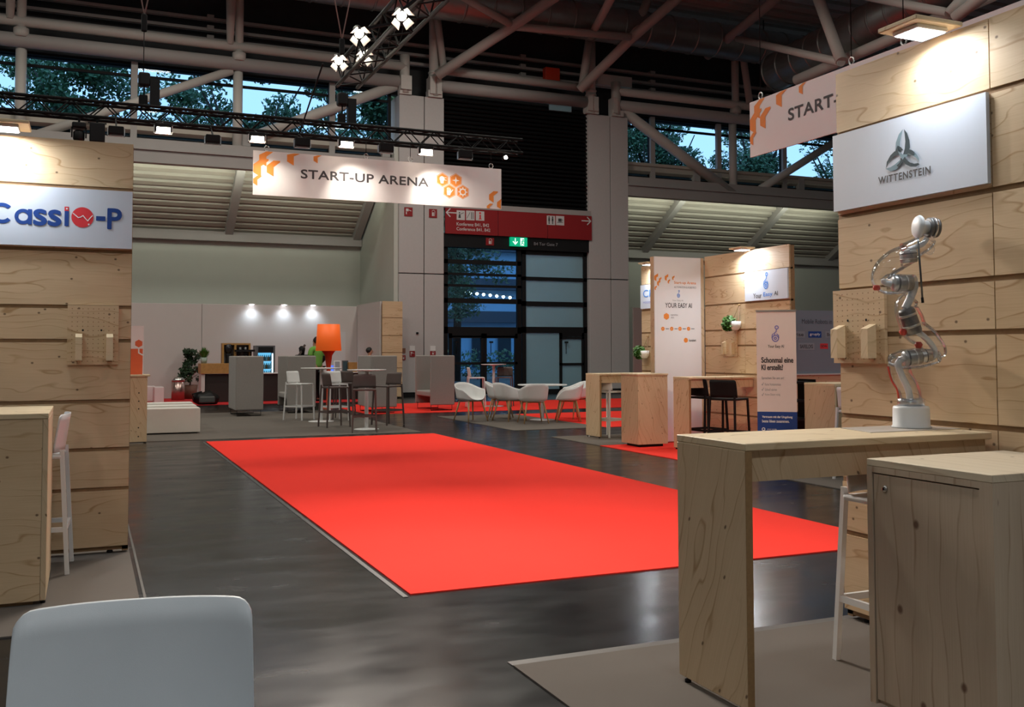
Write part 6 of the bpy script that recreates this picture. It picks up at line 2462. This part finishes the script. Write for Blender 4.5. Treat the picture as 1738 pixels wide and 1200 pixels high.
# clear shells
lim([R3(1546, 679), R3(1542, 660), R3(1530, 640), R3(1526, 622), R3(1530, 610)], [18*k, 18*k, 19*k, 19*k, 16*k], 'clear_shell', SHELL, 24)
lim([R3(1510, 611), R3(1530, 610), R3(1560, 608), R3(1594, 605)], [9*k, 17*k, 18*k, 10*k], 'clear_shell', SHELL, 24)
lim([R3(1590, 606), R3(1588, 594), R3(1572, 574), R3(1553, 560), R3(1545, 542), R3(1538, 520), R3(1546, 506)], [13*k, 18*k, 20*k, 22*k, 22*k, 19*k, 14*k], 'clear_shell', SHELL, 24)
lim([R3(1553, 480), R3(1530, 482), R3(1506, 482), R3(1494, 474), R3(1502, 456), R3(1520, 442), R3(1540, 432)], [14*k, 17*k, 18*k, 15*k, 18*k, 20*k, 18*k], 'clear_shell', SHELL, 24)
lim([R3(1540, 430), R3(1556, 420), R3(1570, 412), R3(1580, 404)], [20*k, 16*k, 15*k, 11*k], 'clear_shell', SHELL, 24)
# head
ax = (CR*0.97+CF*0.10-CU*0.06).normalized()
c0 = R3(1559, 385)
hd = MB().lathe([(0.001, -6*k), (10*k, -5.6*k), (18*k, -3.5*k), (20*k, 0), (19*k, 2*k), (12*k, 5*k), (11*k, 16*k)], c0, 36, axis=ax).build('head_disc', SATIN, o)
MB().lathe([(14*k, 16*k), (17*k, 17*k), (17*k, 22*k), (15*k, 23*k)], c0, 32, axis=ax).build('head_ring', MOTORD, o)
MB().lathe([(15*k, 23*k), (18*k, 24*k), (18*k, 27*k), (15*k, 28*k)], c0, 32, axis=ax).build('head_ring', CHROME, o)
MB().lathe([(15*k, 28*k), (17*k, 29*k), (16*k, 33*k), (10*k, 35*k), (0.001, 35.5*k)], c0, 32, axis=ax).build('head_ring', MOTORD, o)
MB().tube([R3(1558, 404, -0.02), R3(1566, 512, -0.02)], 1.7*k, 10).build('tool_rod', pr('rod_steel', (0.13, 0.14, 0.15), 0.3, metal=0.7), o)
MB().tube([R3(1565.2, 505, -0.02), R3(1566.2, 514, -0.02)], 2.3*k, 10).build('rod_tip', BLACKM, o)
lo = MB().tube(smooth([R3(1578, 412), R3(1584, 422), R3(1580, 430), R3(1572, 428)]), 2.2*k, 8).build('loop_handle', SHELL, o)
# mat under the robot
tag(MB().prism([(RBX-0.37, RYc-0.13, TT), (RBX+0.38, RYc-0.13, TT), (min(RBX+0.42, WX-0.03), RYc+0.14, TT), (RBX-0.30, RYc+0.14, TT)], (0, 0, 0.003)).build('base_plate', pr('mat_grey', (0.48, 0.43, 0.38), 0.5, noise=0.04)), 'thin grey mat lying under the robot arm on the plywood table', 'mat')


# =================================================================== PEOPLE
def skin_mesh(name, joints, bones, mat, parent, root=0, sub=1):
    me = bpy.data.meshes.new(name)
    o0 = wloc(parent)
    me.from_pydata([Vector(j[0])-o0 for j in joints], bones, [])
    ob = bpy.data.objects.new(name, me)
    COL.objects.link(ob)
    ob.parent = parent
    ob.modifiers.new('skin', 'SKIN').use_smooth_shade = True
    if not me.skin_vertices:
        bm = bmesh.new()
        bm.from_mesh(me)
        bm.verts.layers.skin.verify()
        bm.to_mesh(me)
        bm.free()
    for i, j in enumerate(joints):
        r = j[1]
        me.skin_vertices[0].data[i].radius = r if isinstance(r, tuple) else (r, r)
        me.skin_vertices[0].data[i].use_root = (i == root)
    s = ob.modifiers.new('sub', 'SUBSURF')
    s.levels = s.render_levels = sub
    me.materials.append(mat)
    return ob


def person(label, x, y, h, facing, shirt, trousers, arm_fwd, sleeves=None):
    """facing: unit vector the person looks along"""
    f = Vector((facing[0], facing[1], 0)).normalized()
    s = Vector((f.y, -f.x, 0))            # the person's right
    o = thing('person', label, 'person', (x, y, G8))
    c = Vector((x, y, G8))

    def P(r, fw, z):
        return c+s*(r*h)+f*(fw*h)+Vector((0, 0, z*h))
    J = [(P(0, 0, .53), .085*h), (P(0, 0.005, .63), .08*h), (P(0, 0, .74), .088*h), (P(0, -.005, .81), .06*h), (P(0, 0, .855), .033*h), (P(0, .012, .90), .05*h), (P(0, .014, .945), .058*h), (P(0, .008, .978), .04*h),
         (P(.055, 0, .50), .062*h), (P(.055, .01, .29), .042*h), (P(.055, -.01, .05), .026*h), (P(.06, .06, .018), .022*h),
         (P(-.055, 0, .50), .062*h), (P(-.055, .01, .29), .042*h), (P(-.055, -.01, .05), .026*h), (P(-.06, .06, .018), .022*h),
         (P(.115, 0, .805), .036*h), (P(.14, -.01 + .05*arm_fwd, .65), .027*h), (P(.12, .05+.11*arm_fwd, .57), .019*h), (P(.115, .08+.12*arm_fwd, .545), .016*h),
         (P(-.115, 0, .805), .036*h), (P(-.14, -.01+.05*arm_fwd, .65), .027*h), (P(-.12, .05+.11*arm_fwd, .57), .019*h), (P(-.115, .08+.12*arm_fwd, .545), .016*h)]
    B = [(0, 1), (1, 2), (2, 3), (3, 4), (4, 5), (5, 6), (6, 7), (0, 8), (8, 9), (9, 10), (10, 11), (0, 12), (12, 13), (13, 14), (14, 15), (3, 16), (16, 17), (17, 18), (18, 19), (3, 20), (20, 21), (21, 22), (22, 23)]
    skin_mesh('body', J, B, SKIN, o, 0, 2)
    g = 1.14
    T = [(P(0, 0, .50), .094*h), (P(0, .004, .60), .094*h)]+[(J[i][0], J[i][1]*g) for i in (2, 3)]+[(J[16][0], J[16][1]*1.2), (P(.135, -.01+.04*arm_fwd, .69), .043*h), (J[20][0], J[20][1]*1.2), (P(-.135, -.01+.04*arm_fwd, .69), .043*h)]
    skin_mesh('shirt', T, [(0, 1), (1, 2), (2, 3), (3, 4), (4, 5), (3, 6), (6, 7)], shirt, o, 0, 2)
    if sleeves:
        for a, b in ((17, 18), (21, 22)):
            MB().tube([J[a][0].lerp(J[a-1][0], 0.75), J[a][0], J[a][0].lerp(J[b][0], 0.9)], [J[a][1]*1.4, J[a][1]*1.3, J[b][1]*1.35], 12).build('sleeve', sleeves, o)
    L = [(P(0, 0, .575), .088*h), (P(.055, 0, .49), .07*h), (P(.055, .01, .29), .05*h), (P(.055, -.01, .035), .036*h), (P(-.055, 0, .49), .07*h), (P(-.055, .01, .29), .05*h), (P(-.055, -.01, .035), .036*h)]
    skin_mesh('trousers', L, [(0, 1), (1, 2), (2, 3), (0, 4), (4, 5), (5, 6)], trousers, o, 0, 2)
    for r_ in (.057, -.057):
        q = P(r_, .03, 0.018)
        bm = bmesh.new()
        bmesh.ops.create_uvsphere(bm, u_segments=14, v_segments=8, radius=1)
        for v in bm.verts:
            v.co = q+s*(v.co.x*.026*h)+f*(v.co.y*.075*h)+Vector((0, 0, max(v.co.z, -0.8)*.022*h))
        MB().from_bm(bm, True).build('shoe', BLACK, o)
    # hair: cap of strands thick over the back of the skull
    hc = P(0, -.002, .948)
    bm = bmesh.new()
    bmesh.ops.create_uvsphere(bm, u_segments=20, v_segments=14, radius=1)
    for v in bm.verts:
        n_ = v.co.copy()
        wob = 1+0.06*math.sin(n_.x*11)*math.sin(n_.z*9+n_.y*7)
        fr = max(0.0, n_.y)
        zz = n_.z if n_.z > 0 else n_.z*(1.0-0.75*fr)
        v.co = hc+s*(n_.x*.062*h*wob)+f*(n_.y*.064*h*wob*(0.85 if n_.y > 0 else 1.05))+Vector((0, 0, zz*.06*h*wob))
    MB().from_bm(bm, True).build('hair', HAIR, o)
    # face
    for r_ in (.02, -.02):
        q = P(r_, .069, .932)
        m = MB()
        m.lathe([(0.001, -.006*h), (.006*h, 0), (.001, .006*h)], q, 10)
        m.build('eye', BLACK, o)
    q = P(0, .073, .915)
    MB().lathe([(.001, .014*h), (.005*h, 0.004*h), (.010*h, -.01*h), (.001, -.013*h)], q, 10).build('nose', SKIN, o)
    MB().tube([P(.016, .063, .893), P(0, .068, .891), P(-.016, .063, .893)], .003*h, 6).build('mouth', pr('lips', (0.36, 0.12, 0.10), 0.5), o)
    # fingers
    for hand in (19, 23):
        w0 = J[hand][0]
        for i in range(4):
            off = s*((i-1.5)*.009*h)
            e = w0+f*(.045*h*(1-.12*abs(i-1.3)))+Vector((0, 0, -.012*h))+off
            MB().tube([w0+off, w0.lerp(e, .6)+off*.3, e+Vector((0, 0, -.006*h))], [.0052*h, .005*h, .004*h], 7).build('finger', SKIN, o)
        sg = -1 if hand == 19 else 1
        MB().tube([w0-f*.008*h+s*(sg*.012*h), w0+f*.012*h+s*(sg*.024*h), w0+f*.028*h+s*(sg*.022*h)], [.006*h, .0055*h, .0045*h], 7).build('thumb', SKIN, o)
    return o


pz_ = onY(537.5, 620, 28.55)
person('person in a green shirt with dark sleeves standing at the bar behind the orange lamp', pz_.x, 28.55, 1.86, (-0.55, 1, 0), GREENS, BLACK, 0.3, BLACK)
pz_ = onY(627, 600, 28.75)
hh = onY(627, 590.5, 28.75).z
person('dark-haired person whose head shows above the grey sofa by the narrow plywood panel', pz_.x, 28.75, hh, (1, -0.25, 0), DARKGREY, BLACK, 0.2)
